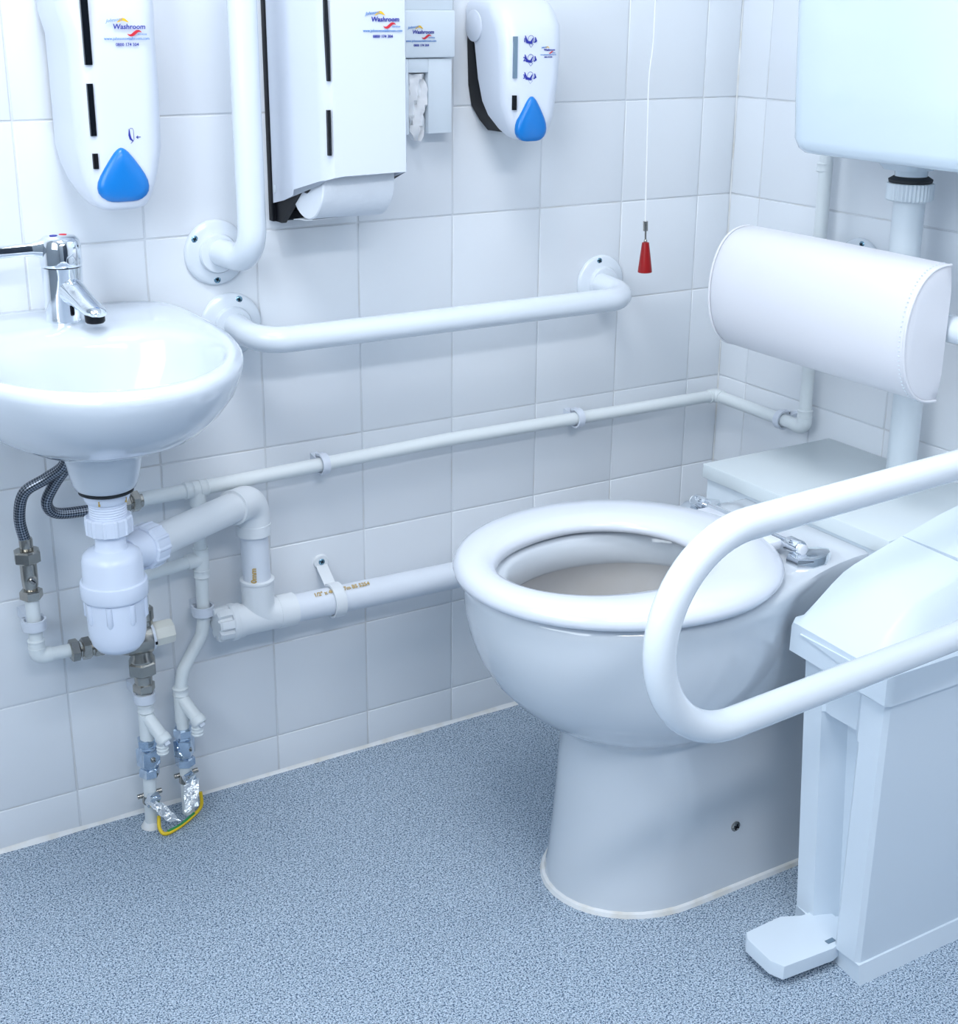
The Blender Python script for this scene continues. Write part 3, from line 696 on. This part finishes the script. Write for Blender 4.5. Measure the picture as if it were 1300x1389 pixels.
out = [waste_ring(.0300, .5700), waste_ring(.0345, .573), waste_ring(.0375, .580), waste_ring(.0400, .592),
       waste_ring(.0425, .606), waste_ring(.047, .618), bring(.066, -.290, -.125, .6270, ym=-.215, pb=2.3, cx=-1.107), bring(.100, -.345, -.030, .638, ym=-.20, pb=3), bring(.130, -.383, -.002, .652, ym=-.18, pb=4), bring(.150, -.411, -.001, .671, ym=-.17),
       bring(.1625, -.431, -.001, .691, ym=-.165), bring(.1690, -.4415, -.001, .708, ym=-.16), bring(.1720, -.4450, -.001, .719, ym=-.16), bring(.1715, -.4440, -.001, .726, ym=-.16), bring(.1680, -.4390, -.0015, .7305, ym=-.16), bring(.163, -.433, -.004, .7318, ym=-.16)]
inn = [bring(.157, -.428, -.020, .7316, ym=-.17, pb=4), bring(.146, -.417, -.10, .7295, ym=-.21, pb=2.8), bring(.140, -.411, -.137, .7250, ym=-.24, pb=2.6), bring(.1365, -.406, -.145, .711, ym=-.245, pb=2.5),
       bring(.133, -.400, -.150, .690, ym=-.25, pb=2.5), bring(.124, -.385, -.155, .662, ym=-.25, pb=2.3), bring(.103, -.358, -.163, .646, ym=-.25, pb=2.2), bring(.065, -.31, -.180, .637, ym=-.24, pb=2), waste_ring(.028, .631), waste_ring(.022, .629)]
bm = B(); loft(bm, out+inn); obj('bowl', bm, 'ceramic_basin', t, 70)
bm = B(); lathe(bm, (W_[0], W_[1], .629), (0, 0, 1), [(.021, 0), (.024, .004), (.020, .005), (.012, .003)], 28); obj('drain', bm, 'chrome', t)
# tap
t = thing('mixer_tap', 'chrome basin mixer tap with a long side lever', 'tap', (-1.0955, -.078, .731))
TX, TY = -1.0955, -.078; TZ = .0
bm = B(); lathe(bm, (TX, TY, .7350), (0, 0, 1), [(.0235, 0), (.0240, .002), (.0236, .005), (.0232, .035), (.0232, .0575), (.0236, .0655)], 36)
obj('tap_body', bm, 'chrome', t, 35)
bm = B(); lathe(bm, (TX, TY, .8015), (0, 0, 1), [(.0232, 0), (.0238, .001), (.0242, .004), (.0240, .022), (.0225, .030), (.0190, .034), (.012, .0355), (.0, .036)], 36); hd = obj('tap_head', bm, 'chrome', t, 50)
bm = B(); lathe(bm, (TX, TY, .8372), (0, 0, 1), [(.0045, 0), (.0045, .0006), (.001, .0008)], 20); bmesh.ops.translate(bm, verts=bm.verts[:], vec=(.005, .002, 0)); obj('hot_mark', bm, 'redp', hd)
bm = B(); lathe(bm, (TX-.007, TY-.002, .8372), (0, 0, 1), [(.0045, 0), (.0045, .0006), (.001, .0008)], 20); obj('cold_mark', bm, 'navy', hd)
bm = B(); rings = []
d = V((-1, -.03, 0)).normalized(); sd = V((-d.y, d.x, 0)); b0 = V((TX, TY, .822))
for s, w1, h1, zo in ((.012, .010, .012, 0), (.026, .0075, .0095, .001), (.034, .0055, .0072, .0012), (.075, .0055, .0068, .001), (.120, .0060, .0068, -.001), (.160, .0062, .0066, -.002), (.168, .004, .004, -.002)):
    rings.append([b0+d*s+V((0, 0, zo))+sd*(w1*math.copysign(abs(math.cos(2*PI*k/24))**.35, math.cos(2*PI*k/24)))+V((0, 0, h1*math.copysign(abs(math.sin(2*PI*k/24))**.5, math.sin(2*PI*k/24)))) for k in range(24)])
loft(bm, rings); obj('lever', bm, 'chrome', t, 50)
bm = B(); rings = []
d = V((.28, -.96, 0)).normalized(); sd = V((-d.y, d.x, 0))
for s, z, w1, h1, pt in ((.006, .774, .0185, .021, 0), (.020, .773, .0160, .0165, -.15), (.034, .768, .0145, .0125, -.35), (.050, .761, .0140, .0100, -.45), (.064, .7565, .0130, .0085, -.5), (.073, .7545, .0105, .0060, -.5), (.0765, .7540, .006, .003, -.5)):
    up = (V((0, 0, 1))-d*pt).normalized()
    rings.append([V((TX, TY, z))+d*s+sd*(w1*math.cos(2*PI*k/24))+up*(h1*math.sin(2*PI*k/24)) for k in range(24)])
loft(bm, rings); sp = obj('spout', bm, 'chrome', t, 50)
p = V((TX, TY, .7500))+d*.062
bm = B(); lathe(bm, p+V((0, 0, .003)), (0, 0, -1), [(.0115, 0), (.0115, .008), (.010, .010)], 22); obj('aerator', bm, 'black', sp)

# ------------------------------------------------------------------ bottle trap
t = thing('bottle_trap', 'white plastic bottle trap hanging under the basin', 'trap', (W_[0], W_[1], .37))
c = (W_[0], W_[1])
L2 = lambda bm, prof, seg=40: lathe(bm, (c[0], c[1], 0), (0, 0, 1), prof, seg)
bm = B(); L2(bm, [(.030, .5705), (.0315, .570), (.031, .5670), (.027, .5655)]); obj('rubber_washer', bm, 'rubber', t)
bm = B(); L2(bm, [(.026, .5655), (.0262, .560), (.0240, .5555), (.0215, .5545), (.0215, .553)]); obj('waste_flange', bm, 'trap', t)
for a in (-2.2, -.9):
    bm = B(); q = V((c[0]+.0255*math.cos(a), c[1]+.0255*math.sin(a), .560)); box(bm, q.x-.001, q.x+.001, q.y-.001, q.y+.001, q.z-.0035, q.z+.0025); obj('rust_stain', bm, 'gold', t, 0)
pr = []
for k in range(7): pr += [(.0205, .5535-.003*k), (.0217, .5520-.003*k)]
bm = B(); L2(bm, pr+[(.0205, .530)]); obj('threaded_tail', bm, 'trap', t, 20)
bm = B()
def lug_ring(r, z, n=12, dr=.0012, seg=96): return [V((c[0]+(r+(dr if (k*n//seg*0+(k % (seg//n)) < 2) else 0))*math.cos(2*PI*k/seg), c[1]+(r+(dr if ((k % (seg//n)) < 2) else 0))*math.sin(2*PI*k/seg), z)) for k in range(seg)]
loft(bm, [lug_ring(.0245, .5375), lug_ring(.0262, .5355), lug_ring(.0268, .5280), lug_ring(.0262, .5175), lug_ring(.0225, .5155)]); obj('top_nut', bm, 'trap', t, 25)
bm = B(); L2(bm, [(.0178, .516), (.0178, .5010), (.0195, .4970), (.0270, .4950), (.0325, .4910), (.0350, .4840), (.0352, .4620), (.0365, .4575)]); obj('trap_body', bm, 'trap', t, 50)
bm = B(); L2(bm, [(.0350, .4590), (.0385, .4570), (.0392, .4535), (.0392, .4400), (.0375, .4370), (.0345, .4355)]); obj('cup_ring', bm, 'trap', t, 40)
bm = B(); L2(bm, [(.0350, .4365), (.0348, .4300), (.0340, .4000), (.0330, .3900), (.0305, .3790), (.0250, .3715), (.0150, .3685), (.001, .3680)]); cup = obj('cup', bm, 'trap', t, 50)
for k in range(8):
    a = 2*PI*k/8+.28-PI/2; bm = B(); r0 = .0340
    tube(bm, [(c[0]+r0*math.cos(a), c[1]+r0*math.sin(a), .4355), (c[0]+r0*math.cos(a), c[1]+r0*math.sin(a), .4130), (c[0]+(r0-.002)*math.cos(a), c[1]+(r0-.002)*math.sin(a), .4085)], [.0037, .0037, .002], 10); obj('grip_rib', bm, 'trap', cup)
# outlet towards the elbow
O0 = V((c[0], c[1], .4800)); E0 = V((-.861, -.050, .4590)); dd = (E0-O0).normalized()
bm = B(); lathe(bm, O0, dd, [(.020, .025), (.020, .045), (.0225, .050), (.0235, .058)], 36); obj('outlet_neck', bm, 'trap', t, 50)
bm = B(); _, u, v = frame(dd); rings = []
for r, h in ((.0245, .054), (.0268, .056), (.0274, .064), (.0270, .078), (.0235, .0800)):
    rings.append([O0+dd*h+(u*math.cos(2*PI*k/96)+v*math.sin(2*PI*k/96))*(r+(.0012 if k % 8 < 2 else 0)) for k in range(96)])
loft(bm, rings); obj('outlet_nut', bm, 'trap', t, 25)

# ------------------------------------------------------------------ waste pipe
t = thing('waste_pipe', 'thick white waste pipe from the basin trap along the wall behind the toilet', 'pipe', (-.86, -.05, .285))
PR = .0203
bm = B(); tube(bm, [O0+dd*.076, E0-dd*.040], PR, 32); obj('pipe', bm, 'waste_fit', t)
bm = B(); tube(bm, [E0-dd*.046, E0, (-.861, -.05, .4130)], .0232, 32, fr=.028, fseg=12)
tube(bm, [(-.861, -.05, .4250), (-.861, -.05, .4095)], .0240, 32); tube(bm, [E0-dd*.048, E0-dd*.042], .0238, 32); obj('elbow', bm, 'waste_fit', t, 50)
bm = B(); tube(bm, [(-.861, -.05, .416), (-.859, -.05, .330)], .0192, 32); vp = obj('pipe', bm, 'waste', t)
text('printed_code', '40mm', .011, (-.8703, -.0670, .352), 'gold', vp, rot=(PI/2, -PI/2, -.53), bold=.0003)
bm = B(); tube(bm, [(-.859, -.05, .3420), (-.859, -.05, .3250)], .0228, 32); lathe(bm, (-.859, -.05, .3385), (0, 0, 1), [(.0228, 0), (.0240, .001), (.0240, .004), (.0228, .005)], 32)
tube(bm, [(-.859, -.05, .3270), (-.859, -.05, .286), (-.815, -.05, .286)], .0224, 30, fr=.036, fseg=12)
tube(bm, [(-.892, -.05, .286), (-.812, -.05, .285)], .0222, 32); tube(bm, [(-.832, -.05, .2856), (-.806, -.05, .285)], .0236, 32)
obj('tee_fitting', bm, 'waste_fit', t, 50)
bm = B(); tube(bm, [(-.812, -.05, .285), (-.32, -.05, .276)], PR, 32); hp = obj('pipe', bm, 'waste', t)
text('printed_code', '1/2" x 40 x 3.7m BS 5254', .0085, (-.735, -.0605, .3032), 'gold', hp, rot=(math.radians(33), 0, 0), bold=.0002)
bm = B(); tube(bm, [(-.900, -.05, .286), (-.886, -.05, .286)], .0245, 32)
capo = [(r, h) for r, h in ((.0255, 0), (.0262, .002), (.0262, .007), (.0245, .009))]
lathe(bm, (-.894, -.05, .286), (-1, 0, 0), capo, 36)
rings = []
for r, h in ((.0235, .006), (.0245, .010), (.0240, .026), (.0215, .029)):
    rings.append([V((-.894-h, -.05+(r-(.0055 if k % 12 < 4 else 0))*math.cos(2*PI*k/96), .286+(r-(.0055 if k % 12 < 4 else 0))*math.sin(2*PI*k/96))) for k in range(96)])
loft(bm, rings); obj('end_cap', bm, 'waste_fit', t, 25)
bm = B()
P = [V((-.742, -.05-.0222*math.cos(a), .284+.0222*math.sin(a))) for a in [math.radians(q) for q in range(-95, 136, 11)]]
P = [V((-.742, -.004, .316)), V((-.742, -.0030, .3245))][::-1][:0]+P
rings = []
for k, p in enumerate(P):
    n_ = (p-V((-.742, -.05, .284))).normalized()
    rings.append([p+V((-.0085, 0, 0)), p+V((.0085, 0, 0)), p+V((.0085, 0, 0))+n_*.003, p+V((-.0085, 0, 0))+n_*.003])
loft(bm, rings)
loft(bm, [[V((x, y, z)) for x, y, z in ((-.751, -.0375, .3025), (-.7335, -.0375, .3025), (-.7335, -.0345, .3050), (-.751, -.0345, .3050))], [V((x, y, z)) for x, y, z in ((-.749, -.0035, .3220), (-.731, -.0035, .3220), (-.731, -.0002, .3240), (-.749, -.0002, .3240))]])
lathe(bm, (-.740, 0, .3255), (0, -1, 0), [(.0115, 0), (.0115, .0035), (.0105, .0045)], 26)
cl = obj('pipe_clip', bm, 'waste_fit', t, 40); screw_head((-.740, -.0046, .3265), (0, -1, 0), .0048, cl)

# ------------------------------------------------------------------ water pipes
def clip(c, ax, wall, parent, r=.0125, w=.011):
    """saddle clip: ring around a pipe with a stem to the wall. ax = pipe axis, wall = direction to wall, length"""
    bm = B(); c = V(c); ax = V(ax).normalized(); wl = V(wall); L = wl.length; wn_ = wl.normalized(); sd = ax.cross(wn_)
    rings = []
    for k in range(21):
        a = math.radians(40+280*k/20); n_ = wn_*math.cos(a)+sd*math.sin(a)
        rings.append([c+n_*r-ax*w/2, c+n_*r+ax*w/2, c+n_*(r+.0028)+ax*w/2, c+n_*(r+.0028)-ax*w/2])
    loft(bm, rings)
    for s in (-1, 1):
        p = c+wn_*(r*.72)+sd*(s*(r*.66))
        q = c+wn_*(r*.72)+sd*(s*(r*.66+.0055))
        a_, b_ = p-ax*w/2, p+ax*w/2; e_, f_ = q+ax*w/2, q-ax*w/2
        loft(bm, [[a_, b_, e_, f_], [z+wn_*.003 for z in (a_, b_, e_, f_)]])
    a0 = c+wn_*(r+.0005); a1 = c+wn_*L
    if (a1-a0).length > .002:
        loft(bm, [[a0+ax*x*w/2+sd*y*.006 for x, y in ((-1, -1), (1, -1), (1, 1), (-1, 1))], [a1+ax*x*w/2+sd*y*.009 for x, y in ((-1, -1), (1, -1), (1, 1), (-1, 1))]])
    return obj('pipe_clip', bm, 'plastic', parent, 30)
def ringed(bm, p, d, r):        # soldered coupling with raised rings
    lathe(bm, p, d, [(r-.001, 0), (r, .001), (r+.0008, .002), (r, .003), (r, .011), (r+.0008, .012), (r, .013), (r-.001, .014)], 20)
t = thing('water_pipe', 'long thin white-painted water pipe with tee, clipped across both walls', 'pipe', (-.5, -.03, .485))
Z = .484
bm = B(); tube(bm, [(-1.018, -.034, .480), (-.93, -.030, .480), (-.55, -.030, .4890), (-.030, -.030, .4865), (-.030, -.236, .4845), (-.030, -.236, .62), (-.030, -.228, 2.39)], .0098, 20, fr=.014); obj('pipe', bm, 'pipe', t)
bm = B(); ringed(bm, (-.949, -.0302, .480), (1, 0, .01), .0112); ringed(bm, (-.929, -.030, .480), (1, 0, .012), .0112); tube(bm, [(-.936, -.03, .48), (-.920, -.03, .48)], .0113, 20); tube(bm, [(-.930, -.03, .478), (-.930, -.03, .457)], .0110, 20); obj('tee_fitting', bm, 'pipe', t)
bm = B(); tube(bm, [(-.045, -.030, .4866), (-.030, -.030, .4866), (-.030, -.046, .4865)], .0114, 20, fr=.010); obj('elbow', bm, 'pipe', t)
bm = B(); tube(bm, [(-.030, -.218, .4848), (-.030, -.236, .4845), (-.030, -.236, .505)], .0116, 20, fr=.012); ringed(bm, (-.030, -.236, .500), (0, 0, 1), .0114); obj('elbow', bm, 'pipe', t)
bm = B(); ringed(bm, (-.030, -.2325, .870), (0, 0, 1), .0115); obj('coupling', bm, 'pipe', t)
clip((-.745, -.030, .4845), (1, 0, 0), (0, .030, 0), t); clip((-.310, -.030, .4880), (1, 0, 0), (0, .030, 0), t); clip((-.030, -.188, .4850), (0, 1, 0), (.030, 0, 0), t)
# dropper
bm = B(); tube(bm, [(-.930, -.030, .470), (-.932, -.030, .290), (-.936, -.030, .268), (-.968, -.034, .222), (-.9735, -.035, .195), (-.9735, -.035, .0)], .0088, 18, smooth=False, fr=.035); obj('dropper', bm, 'pipe', t)
bm = B(); ringed(bm, (-.9735, -.035, .186), (0, 0, 1), .0105); obj('coupling', bm, 'pipe', t)
bm = B(); ringed(bm, (-.931, -.030, .352), (0, 0, 1), .0106); tube(bm, [(-.9305, -.03, .395), (-.9305, -.03, .362)], .0106, 18); tube(bm, [(-.930, -.03, .380), (-.952, -.032, .379)], .0104, 18); obj('branch_tee', bm, 'pipe', t)
bm = B(); tube(bm, [(-.935, -.030, .380), (-1.020, -.047, .377), (-1.022, -.050, .325)], .0082, 18, fr=.014); obj('branch_pipe', bm, 'pipe', t)
clip((-.932, -.030, .304), (0, 0, 1), (0, .030, 0), t, .0125, .013)

# connector nut at the left end of the long pipe
o = B(); hexnut(o, (-1.036, -.036, .480), (1, 0, 0), .0125, .012, rot=.1); hexnut(o, (-1.022, -.036, .480), (1, 0, 0), .0145, .010, rot=.5); tube(o, [(-1.045, -.037, .481), (-1.008, -.035, .480)], .0095, 16)
o = obj('pipe_coupling', o, 'nickel', None, 25, at=(-1.03, -.036, .48)); tag(o, 'nickel nut coupling at the left end of the long painted pipe', 'coupling')

# hoses
bm = B(); tube(bm, [(-1.163, -.050, .456), (-1.168, -.052, .490), (-1.160, -.056, .523), (-1.133, -.066, .541), (-1.113, -.078, .560), (-1.107, -.085, .60), (-1.106, -.088, .625)], .0072, 16, smooth=True, uv=True)
t = thing('flexible_hose', 'braided steel hose curving down to the isolating valve at far left', 'hose', (-1.163, -.05, .456))
obj('braid', bm, 'hose', t)
bm = B(); lathe(bm, (-1.163, -.05, .444), (0, 0, 1), [(.0080, 0), (.0084, .001), (.0084, .016), (.0078, .018)], 20); obj('ferrule', bm, 'nickel', t)
t = thing('flexible_hose', 'braided steel hose looping behind the bottle trap to the nut coupling', 'hose', (-1.12, -.06, .49))
bm = B(); tube(bm, [(-1.093, -.088, .625), (-1.095, -.085, .60), (-1.104, -.078, .565), (-1.124, -.062, .530), (-1.134, -.055, .505), (-1.122, -.048, .487), (-1.085, -.042, .481), (-1.050, -.038, .481)], .0072, 16, smooth=True, uv=True); obj('braid', bm, 'hose', t)
bm = B(); tube(bm, [(-1.062, -.040, .481), (-1.044, -.037, .481)], .0083, 16); obj('ferrule', bm, 'nickel', t)

# left isolating valve, pipe
def screw_slot(p, d, parent, r=.0045):
    bm = B(); lathe(bm, p, d, [(r*1.35, -.003), (r*1.35, .0005), (r, .0008), (r, .0022), (r*.8, .0030)], 16)
    s = obj('valve_screw', bm, 'chrome_blue' if parent.name.startswith('x') else 'nickel', parent)
    dd_, u, v = frame(d); q = (u+v).normalized(); w_ = dd_.cross(q); p = V(p)
    bm = B(); vs = [p+dd_*h+q*(a*r*.8)+w_*(b*r*.16) for h in (.0024, .0034) for a, b in ((-1, -1), (1, -1), (1, 1), (-1, 1))]
    loft(bm, [vs[:4], vs[4:]]); obj('screw_slot', bm, 'black', s, 0)
t = thing('isolating_valve', 'nickel isolating valve with slotted screw below the far left hose', 'valve', (-1.163, -.05, .40))
bm = B(); hexnut(bm, (-1.163, -.05, .430), (0, 0, 1), .0175, .0165, rot=.15); obj('nut', bm, 'nickel', t, 25)
bm = B(); lathe(bm, (-1.163, -.05, .388), (0, 0, 1), [(.0085, 0), (.0085, .006), (.0098, .010), (.0105, .020), (.0105, .036), (.0098, .043)], 20); obj('valve_body', bm, 'nickel', t)
bm = B(); hexnut(bm, (-1.163, -.05, .380), (0, 0, 1), .0145, .0125, rot=.55); obj('nut', bm, 'nickel', t, 25)
screw_slot((-1.162, -.0605, .408), (.1, -1, .1), t)
t = thing('water_pipe', 'short white-painted elbowed pipe under the far left isolating valve', 'pipe', (-1.163, -.05, .30))
bm = B(); tube(bm, [(-1.163, -.05, .382), (-1.163, -.05, .299), (-1.106, -.05, .297)], .0088, 18, fr=.012); obj('pipe', bm, 'pipe', t)
bm = B(); ringed(bm, (-1.163, -.05, .310), (0, 0, 1), .0104); tube(bm, [(-1.163, -.05, .318), (-1.163, -.05, .299), (-1.146, -.05, .2985)], .0106, 18, fr=.011); obj('elbow', bm, 'pipe', t)
clip((-1.163, -.05, .345), (0, 0, 1), (0, .05, 0), t, .0125, .0135)

# thermostatic mixing valve
t = thing('mixing_valve', 'nickel mixing valve with a cream knob behind the bottle trap', 'valve', (-1.03, -.05, .27))
bm = B(); tube(bm, [(-1.112, -.05, .2955), (-1.068, -.05, .292)], .010, 18)
lathe(bm, (-1.072, -.05, .292), (1, 0, .02), [(.0115, 0), (.0125, .004), (.0150, .012), (.0205, .026), (.0225, .036), (.0225, .054), (.0215, .056)], 30)
lathe(bm, (-1.022, -.05, .300), (0, 0, 1), [(.0130, 0), (.0115, .018), (.0135, .020), (.0135, .034), (.0115, .036)], 22)
lathe(bm, (-1.028, -.05, .290), (0, 0, -1), [(.0150, 0), (.0140, .022), (.0165, .026), (.0165, .030)], 24)
obj('valve_body', bm, 'nickel', t, 40)
bm = B(); lathe(bm, (-1.0165, -.05, .2935), (1, 0, .02), [(.0205, 0), (.0208, .001), (.0208, .004), (.0200, .0045)], 30); obj('dial_ring', bm, 'plastic', t)
bm = B(); lathe(bm, (-1.0125, -.05, .2935), (1, 0, .02), [(.0170, 0), (.0176, .001), (.0172, .026), (.0160, .0285), (.002, .029)], 8); obj('knob', bm, 'cream', t, 30)
bm = B(); box(bm, -1.0145, -1.0115, -.0715, -.0695, .288, .292); obj('dial_mark', bm, 'black', t, 0)
bm = B(); hexnut(bm, (-1.0915, -.05, .2942), (1, 0, 0), .0140, .013, rot=.35); obj('nut', bm, 'nickel', t, 25)
bm = B(); hexnut(bm, (-1.122, -.05, .2965), (1, 0, 0), .0150, .012, rot=.1); hexnut(bm, (-1.107, -.05, .2955), (1, 0, 0), .0158, .012, rot=.6); obj('union_nut', bm, 'nickel', t, 25)
bm = B(); hexnut(bm, (-1.0285, -.05, .240), (0, 0, 1), .0200, .020, rot=.3); obj('nut', bm, 'nickel', t, 25)
bm = B(); lathe(bm, (-1.0285, -.05, .226), (0, 0, 1), [(.0118, 0), (.0122, .016)], 20); obj('tailpiece', bm, 'nickel', t)
bm = B(); hexnut(bm, (-1.0285, -.05, .214), (0, 0, 1), .0150, .013, rot=.6); obj('nut', bm, 'nickel', t, 25)

# supply below the mixing valve
t = thing('water_pipe', 'white-painted pipe rising from the floor to the mixing valve', 'pipe', (-1.029, -.05, 0))
bm = B(); tube(bm, [(-1.0285, -.05, .218), (-1.0290, -.048, .14), (-1.0305, -.042, 0)], .0088, 18); obj('pipe', bm, 'pipe', t)
clip((-1.0285, -.05, .205), (0, 0, 1), (0, .05, 0), t, .0115, .013)
bm = B(); ringed(bm, (-1.0285, -.050, .182), (0, 0, 1), .0105); obj('coupling', bm, 'pipe', t)
bm = B(); lathe(bm, (-1.0305, -.042, 0), (0, 0, 1), [(.0145, 0), (.0125, .004), (.0100, .008)], 18); obj('sealant_bead', bm, 'silicone', t)
def drain_cock(x, y, z, label, group=None):
    t = thing('drain_cock', label, 'drain cock', (x, y, z-.03), group)
    bm = B(); tube(bm, [(x, y, z-.032), (x, y, z+.008)], .0102, 18)
    a = V((x+.001, y-.002, z+.004)); b = V((x+.0125, y-.0235, z-.020))
    tube(bm, [a, b], .0092, 18)
    lathe(bm, b, (b-a), [(.0092, -.002), (.0105, 0), (.0105, .008), (.009, .010)], 20)
    tube(bm, [b+V((0, 0, 0)), b+V((0, 0, -.026))], .0072, 16)
    for q in (.014, .019, .024): lathe(bm, b+V((0, 0, -q)), (0, 0, -1), [(.0068, -.0015), (.0084, 0), (.0068, .0015)], 16, )
    obj('cock_body', bm, 'pipe', t, 35)
    n_ = (b-a).normalized(); bm = B(); hexnut(bm, b+n_*.009, n_, .0052, .006, sides=4, rot=.4); obj('spindle', bm, 'plastic', t, 25)
drain_cock(-1.0288, -.049, .172, 'white-painted drain cock on the pipe below the mixing valve')
drain_cock(-.9735, -.035, .178, 'white-painted drain cock on the bent pipe nearest the toilet')
def iso(x, y, z, label, ang=0):
    t = thing('isolating_valve', label, 'valve', (x, y, z-.02))
    bm = B(); hexnut(bm, (x, y, z+.017), (0, 0, 1), .0140, .013, rot=.2+ang); obj('nut', bm, 'chrome_blue', t, 25)
    bm = B(); box(bm, x-.0118, x+.0118, y-.0118, y+.0118, z-.013, z+.014, .002, rot=(0, 0, .45+ang)); lathe(bm, (x, y, z-.016), (0, 0, 1), [(.0105, 0), (.0115, .003), (.0115, .030), (.0105, .034)], 22); obj('valve_body', bm, 'chrome_blue', t, 30)
    bm = B(); hexnut(bm, (x, y, z-.030), (0, 0, 1), .0140, .014, rot=.6+ang); obj('nut', bm, 'chrome_blue', t, 25)
    d_ = V((.25, -1, 0)).normalized(); screw_slot(V((x, y, z))+d_*.0125, d_, t, .0030)
iso(-1.0293, -.047, .112, 'chromed isolating valve above the left earth clamp')
iso(-.9735, -.035, .106, 'chromed isolating valve above the right earth clamp', .4)
def clamp(x, y, z, lean, label, roll):
    t = thing('earth_clamp', label, 'clamp', (x, y, z-.02))
    bm = B(); rings = []
    for k in range(25):
        a = 2*PI*k/24; n_ = V((math.cos(a), math.sin(a), 0)); p = V((x, y, z))
        rings.append([p+n_*.0092+V((0, 0, -.006)), p+n_*.0105+V((0, 0, -.006)), p+n_*.0105+V((0, 0, .006)), p+n_*.0092+V((0, 0, .006))])
    loft(bm, rings); obj('strap', bm, 'nickel', t, 40)
    bm = B(); q = V((x, y-.014, z+.004)); box(bm, q.x-.008, q.x+.008, q.y-.006, q.y+.006, q.z-.008, q.z+.009, .001, rot=(.3, roll, .2)); obj('clamp_block', bm, 'chrome', t, 25)
    bm = B(); tube(bm, [(x-.016, y+.004, z+.004), (x+.018, y+.002, z+.006)], .0035, 10); obj('clamp_screw', bm, 'nickel', t)
    # folded tin tag
    bm = B(); a0 = V((x, y-.021, z+.004)); d_ = V(lean).normalized(); s_ = V((.97, -.15, -roll)).normalized()
    n = 6; top = []
    for i in range(n+1):
        r_ = []
        for j in range(5):
            r_.append(a0+d_*(.038*i/n)+s_*(.0115*(j-2)/2*(1-.1*i/n))+V((0, -.002*math.sin(i*1.9+j*2.3), .0012*math.sin(i*2.7+j))))
        top.append(r_)
    loft(bm, [r_+[p+V((0, .0008, .0002)) for p in r_[::-1]] for r_ in top]); obj('metal_tag', bm, 'foil', t, 20)
clamp(-1.0303, -.043, .045, (.55, -.35, -.78), 'earth clamp with folded tin tag on the left pipe at floor', .25)
clamp(-.9735, -.035, .056, (-.22, -.45, -.9), 'earth clamp with upright tin tag on the right pipe at floor', -.35)
t = thing('earth_wire', 'short yellow and green earth wire lying on the floor between two pipes', 'wire', (-.99, -.06, 0))
bm = B(); tube(bm, [(-1.024, -.058, .022), (-1.028, -.070, .010), (-1.022, -.078, .004), (-.998, -.070, .004), (-.972, -.055, .006), (-.958, -.046, .012), (-.956, -.040, .030)], .0026, 10, smooth=True); obj('yellow_sheath', bm, 'yg', t)
bm = B(); tube(bm, [(-1.019, -.0770, .0062), (-.998, -.0697, .0062), (-.972, -.0545, .0082)], .0018, 8, smooth=True); obj('green_stripe', bm, 'green', t)
